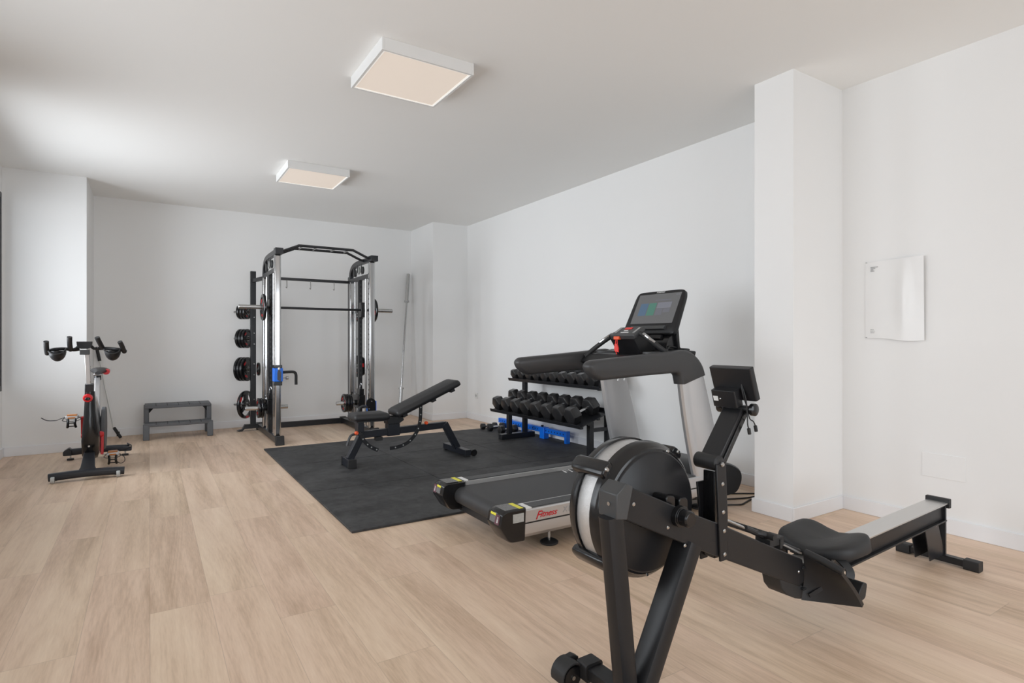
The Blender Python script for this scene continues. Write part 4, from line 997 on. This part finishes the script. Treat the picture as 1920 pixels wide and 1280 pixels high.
# leaning barbell
t = thing('olympic_barbell', 'long chrome barbell leaning upright in the far right corner', 'barbell', (3.143, 8.05, 0))
A_, B_ = Vector((3.143, 8.05, .012)), Vector((3.400, 8.335, 2.200)); D_ = B_-A_
MB().cyl(A_+D_*.195, A_+D_*.805, .014, n=18).build('shaft', 'chrome', t)
for f0, f1, c_ in ((0, .193, .193), (.807, 1, .797)):
    s_ = MB().cyl(A_+D_*f0, A_+D_*f1, .025, n=22).build('sleeve', 'steel', t)
    MB().cyl(A_+D_*c_, A_+D_*(c_+.010), .038, n=22).build('collar', 'chrome', s_)

# leaning exercise pole
t = thing('exercise_pole', 'thin white pole with black grips leaning behind the exercise bike', 'exercise pole', (-.29, 8.25, 0))
A_, B_ = Vector((-.345, 8.20, .12)), Vector((-.525, 8.36, 1.06)); D_ = B_-A_
MB().cyl(A_, A_+D_*.87, .010, n=12).build('pole', 'white_plastic', t)
MB().cyl(A_+D_*.85, B_, .017, n=16).build('top_grip', 'rubber', t)
g = MB().cyl((-.352, 8.205, .13), (-.285, 8.14, .018), .017, n=16).build('bottom_grip', 'rubber', t)
MB().box(-.325, -.295, 8.15, 8.19, .035, .085).build('grip_joint', 'gloss_black', g, bevel=.004)
MB().tube([(-.36, 8.19, .12), (-.45, 8.27, .62), (-.50, 8.33, .95)], .0028, 8).build('elastic_cord', 'label_grey', t)

# ------------------------------------------------------------------ step stool
t = thing('step_stool', 'low two step grey plastic stool by the far wall', 'step stool', (.30, 8.0, 0))
x0, x1 = -.058, .655
for X, d in ((x0, 1), (x1, -1)):
    a_, b_ = sorted((X, X+d*.055))
    MB().prism([(7.83, 0), (7.875, 0), (7.89, .17), (7.855, .19), (7.84, .17)], 'yz', a_-.004, b_+.004).build('front_leg', 'stool_grey', t, bevel=.006)
    MB().box(a_+.004, b_, 8.015, 8.065, .17, .375).build('upper_post', 'stool_grey', t, bevel=.006)
    MB().box(a_, b_, 8.24, 8.29, 0, .375).build('rear_leg', 'stool_grey', t, bevel=.006)
    MB().box(a_+.006, b_-.006, 7.87, 8.25, .14, .185).build('side_rail', 'stool_grey', t, bevel=.004)
    MB().prism([(8.02, .36), (8.28, .36), (8.28, .33), (8.02, .33)], 'yz', a_+.006, b_-.006).build('top_rail', 'stool_grey', t)
    MB().prism([(X+d*.05, .352), (X+d*.10, .352), (X+d*.05, .29)], 'xz', 8.03, 8.045).build('corner_gusset', 'gap', t)
def step(y0, y1, z0, z1, bow):
    N = 12; P = []; xa, xb = x0+.010, x1-.010
    fr_ = [(xa+(xb-xa)*k/N, y0-bow*math.sin(PI*k/N)) for k in range(N+1)]
    b = MB().prism(fr_+[(xb, y1), (xa, y1)], 'xy', z0, z1)
    o = b.build('step', 'stool_grey', t, bevel=.005)
    b = MB()
    for k in range(1, 6):
        x = xa+(xb-xa)*k/6; b.box(x-.0025, x+.0025, y0-bow*.99*math.sin(PI*k/6)-.0015, y1-.02, z1-.012, z1+.0012)
    b.build('tread_groove', 'gap', o)
step(8.00, 8.29, .352, .392, .004); step(7.845, 8.02, .155, .192, .035)

# ------------------------------------------------------------------ exercise bike
t = thing('exercise_bike', 'black indoor cycling bike with red cranks facing the camera at left', 'exercise bike', (-.43, 6.45, 0))
def arch(y, x0, x1, z, dz): return [(x0+(x1-x0)*k/8, y, z+dz*math.sin(PI*k/8)) for k in range(9)]
fs = MB().sweep(arch(5.905, -.69, -.18, .046, .010), rrect(.062, .058, .018), up=(0, 1, 0)).build('front_stabilizer', 'navy_metal', t, bevel=.001)
for x in (-.660, -.222):
    MB().lathe([(.008, 0), (.024, 0), (.027, .2), (.027, .8), (.024, 1), (.008, 1)], (x-.013, 5.872, .028), (x+.013, 5.872, .028), 20).build('transport_wheel', 'label_grey', fs)
    MB().box(x-.028, x+.028, 5.878, 5.90, .018, .055).build('wheel_bracket', 'gloss_black', fs, bevel=.003)
rs = MB().sweep(arch(6.955, -.68, -.17, .075, .008), rrect(.062, .052, .014), up=(0, 1, 0)).build('rear_stabilizer', 'navy_metal', t)
for x, d in ((-.665, 1), (-.185, -1)):
    MB().prism(rounded([(x-.035, .048), (x+.035, .048), (x+.035, .095), (x+d*.012, .125), (x-d*.035, .090)], .012), 'xz', 6.915, 6.995).build('end_cap', 'navy_metal', rs, bevel=.004)
    f_ = MB().cyl((x+d*.02, 6.955, 0), (x+d*.02, 6.955, .016), .028, n=20).build('levelling_foot', 'rubber', rs)
    MB().cyl((x+d*.02, 6.955, .016), (x+d*.02, 6.955, .052), .007, n=10).build('foot_stem', 'steel', f_)
xc = -.435
MB().rings([[(xc-w_/2, y, z-h_), (xc+w_/2, y, z-h_), (xc+w_/2, y, z+h_), (xc-w_/2, y, z+h_)] for y, z, w_, h_ in ((5.895, .075, .12, .012), (5.93, .085, .10, .02), (6.10, .165, .075, .04), (6.25, .20, .075, .05))]).build('front_strut', 'black_metal', t, bevel=.004)
MB().bar((xc, 6.20, .15), (xc, 6.95, .085), .06, .06).build('lower_frame', 'black_metal', t, bevel=.004)
R_ = []
for z, y0, y1, hw in ((.135, 6.14, 6.50, .050), (.17, 6.09, 6.66, .056), (.30, 6.04, 6.74, .057), (.42, 6.03, 6.70, .048), (.52, 6.04, 6.50, .040), (.62, 6.05, 6.28, .036), (.72, 6.05, 6.16, .034)):
    R_.append([(xc+.002+x, y, z) for x, y in [(-hw, y0+.025), (-hw*.6, y0+.004), (hw*.6, y0+.004), (hw, y0+.025), (hw, y1-.04), (hw*.5, y1), (-hw*.5, y1), (-hw, y1-.04)]])
cv = MB().rings(R_).build('drive_cover', 'gloss_black', t, ang=60)
MB().lathe([(.0, 0), (.006, 0), (.008, 1)], (xc, 6.046, .255), (xc, 6.042, .255), 12).build('cover_screw', 'steel', cv)
MB().bar((xc, 6.105, .60), (xc, 6.085, .785), .062, .075, up=(0, 1, 0)).build('head_tube', 'black_metal', t, bevel=.005)
k_ = MB().lathe([(.008, 0), (.010, .35), (.030, .4), (.036, .7), (.030, 1), (.0, 1.02)], (xc-.005, 6.06, .675), (xc-.005, 5.985, .668), 24).build('tension_knob', 'red', t)
MB().ball((xc-.005, 5.984, .665), .020, .008, .014).build('knob_badge', 'gloss_black', k_)
MB().bar((xc-.003, 6.085, .76), (xc-.015, 6.05, 1.05), .034, .034, up=(0, 1, 0)).build('handlebar_post', 'silver_paint', t, bevel=.004)
b = MB()
for k in range(9): z = .80+k*.016; b.box(xc+.004, xc+.009, 6.0595+.003*(8-k)/8, 6.066+.003*(8-k)/8, z, z+.008)
b.build('height_marking', 'gap', t)
hb = MB().tube([(-.535, 6.03, 1.085), (-.52, 6.03, 1.092), (-.49, 6.02, 1.118), (-.43, 6.02, 1.118), (-.40, 6.03, 1.090), (-.375, 6.03, 1.095)], .012, 12, smooth=4).build('handlebar', 'satin_black', t)
b = MB().box(-.495, -.430, 6.00, 6.07, 1.038, 1.080); b.build('post_clamp', 'plastic_grey', hb, bevel=.003)
b = MB()
b.tube([(-.70, 6.03, 1.075), (-.66, 6.0, 1.085), (-.60, 6.03, 1.088), (-.54, 6.05, 1.080), (-.50, 6.05, 1.085)], .014, 12, smooth=4)
b.tube([(-.375, 6.05, 1.090), (-.33, 6.05, 1.090), (-.28, 6.03, 1.088), (-.22, 6.0, 1.080), (-.175, 6.03, 1.065)], .014, 12, smooth=4)
each(b, 'base_bar', 'satin_black', hb)
for pts in ([(-.712, 6.04, 1.050), (-.712, 6.00, 1.075), (-.710, 5.96, 1.115), (-.708, 5.94, 1.150)], [(-.560, 6.05, 1.080), (-.560, 6.0, 1.11), (-.558, 5.95, 1.15), (-.556, 5.93, 1.188)], [(-.342, 6.05, 1.095), (-.350, 6.0, 1.12), (-.362, 5.95, 1.155), (-.372, 5.93, 1.185)], [(-.185, 6.04, 1.060), (-.192, 6.0, 1.085), (-.203, 5.96, 1.12), (-.215, 5.94, 1.148)]):
    MB().tube(pts, .0185, 14, smooth=4).build('horn_grip', 'rubber', hb)
for x in (-.645, -.268):
    b = MB(); K_ = 9; R_ = []
    N = 20
    for i in range(K_):      # bowl shell, outside then inside
        a = -PI/2+.05+(PI/2-.05)*i/(K_-1); R_.append([(x+.060*math.cos(a)*math.cos(2*PI*j/N), 6.03+.085*math.cos(a)*math.sin(2*PI*j/N), 1.072+.088*math.sin(a)) for j in range(N)])
    for i in reversed(range(K_)):
        a = -PI/2+.05+(PI/2-.05)*i/(K_-1); R_.append([(x+.055*math.cos(a)*math.cos(2*PI*j/N), 6.03+.08*math.cos(a)*math.sin(2*PI*j/N), 1.072+.083*math.sin(a)) for j in range(N)])
    b.rings(R_); cb = b.build('elbow_cup', 'satin_black', hb)
    MB().tube([(x-.062, 6.0, 1.085), (x-.04, 5.955, 1.058), (x, 5.943, 1.046), (x+.04, 5.955, 1.058), (x+.062, 6.0, 1.09)], .006, 8, smooth=5).build('cup_rim', 'rubber', cb)
MB().prism([(-.517, 1.150), (-.407, 1.150), (-.412, 1.10), (-.44, 1.088), (-.485, 1.088), (-.512, 1.10)], 'xz', 5.985, 6.02).build('console', 'gloss_black', hb, bevel=.003)
# flywheel
MB().lathe([(.0, .3), (.06, .3), (.06, 0), (.17, 0), (.195, .0), (.20, .2), (.20, .8), (.195, 1), (.0, 1)], (-.382, 6.70, .325), (-.350, 6.70, .325), 48).build('flywheel', 'stool_grey', t)
# seat
MB().bar((xc+.008, 6.87, .79), (xc+.012, 6.72, .45), .045, .06, up=(0, 1, 0)).build('seat_tube', 'silver_paint', t, bevel=.006)
MB().bar((xc+.012, 6.72, .47), (xc, 6.62, .14), .05, .07, up=(0, 1, 0)).build('seat_tube_base', 'black_metal', t, bevel=.006)
MB().bar((xc+.02, 6.30, .64), (xc+.022, 6.62, .50), .035, .05).build('cross_frame', 'silver_paint', t, bevel=.005)
MB().cyl((xc+.008, 6.868, .775), (xc+.008, 6.875, .815), .030, n=20).build('seat_clamp', 'gloss_black', t)
MB().cyl((xc+.008, 6.872, .80), (xc+.008, 6.885, .845), .016, n=16).build('seat_post', 'chrome', t)
R_ = []
for y, hw, z, th_ in ((6.69, .022, .848, .018), (6.74, .030, .854, .022), (6.80, .040, .857, .026), (6.88, .068, .861, .030), (6.94, .080, .866, .030), (6.97, .062, .867, .024)):
    R_.append([(xc+.022+hw*math.cos(a), y, z+th_*math.sin(a)*(1 if math.sin(a) > 0 else .8)) for a in [2*PI*j/16 for j in range(16)]])
sd = MB().rings(R_).build('saddle', 'leather', t)
R_ = []
for y, z in ((6.86, .850), (6.90, .854), (6.945, .858)): R_.append([(xc+.022+.055+.030*math.cos(a), y, z+.026*math.sin(a)) for a in [2*PI*j/12 for j in range(12)]])
MB().rings(R_).build('saddle_side', 'red', sd)
MB().box(xc-.02, xc+.05, 6.84, 6.93, .818, .838).build('saddle_clamp', 'chrome', sd, bevel=.004)
# cranks and pedals
for sg, X, zp, px0 in ((-1, -.506, .478, -.578), (1, -.362, .125, -.281)):
    ck = MB().bar((X, 6.40, .305), (X, 6.36, zp), .022, .032, up=(0, 1, 0)).build('crank', 'red', t, bevel=.004)
    MB().lathe([(.030, 0), (.030, .6), (.02, 1)], (X-sg*.03, 6.40, .302), (X+sg*.012, 6.40, .302), 20).build('crank_hub', 'red', ck)
    pd = MB().box(px0-.046, px0+.046, 6.315, 6.405, zp-.014, zp+.014).build('pedal', 'silver_paint', t, bevel=.005)
    MB().cyl((min(X, px0), 6.36, zp), (max(X, px0), 6.36, zp), .007, n=10).build('pedal_axle', 'steel', pd)
    MB().box(px0-.026, px0+.026, 6.3135, 6.316, zp-.008, zp+.004).build('reflector', 'amber', pd)
    MB().box(px0-.035, px0+.035, 6.33, 6.39, zp+.014, zp+.026).build('cleat_plate', 'amber', pd)
    b = MB()
    for x in (-.027, .027): b.tube([(px0+x, 6.32, zp-.01), (px0+x*.9, 6.30, zp-.05), (px0+x*1.1, 6.32, zp-.085)], .010, 8, smooth=4)
    b.bar((px0-.027, 6.30, zp-.045), (px0+.027, 6.30, zp-.045), .008, .010).bar((px0-.027, 6.315, zp-.075), (px0+.027, 6.315, zp-.075), .006, .008)
    b.build('toe_cage', 'gloss_black', pd)
    b = MB()
    b.tube([(px0-.05, 6.33, zp), (px0-.065, 6.32, zp-.02), (px0-.035, 6.31, zp-.03), (px0+.03, 6.31, zp-.03), (px0+.065, 6.32, zp-.015), (px0+.05, 6.33, zp)], .003, 6, smooth=5)
    if sg < 0: b.sweep(spline([(px0-.04, 6.33, zp+.008), (px0-.085, 6.33, zp-.008), (px0-.11, 6.33, zp-.018), (px0-.17, 6.33, zp-.014), (px0-.21, 6.33, zp+.012)], 5), [(-.012, -.002), (.012, -.002), (.012, .002), (-.012, .002)])
    else: b.tube([(px0+.05, 6.33, zp-.01), (px0+.085, 6.32, zp-.03), (px0+.09, 6.32, zp-.07), (px0+.06, 6.33, zp-.09), (px0+.03, 6.33, zp-.07)], .003, 6, smooth=5)
    b.build('pedal_strap', 'rubber', pd)
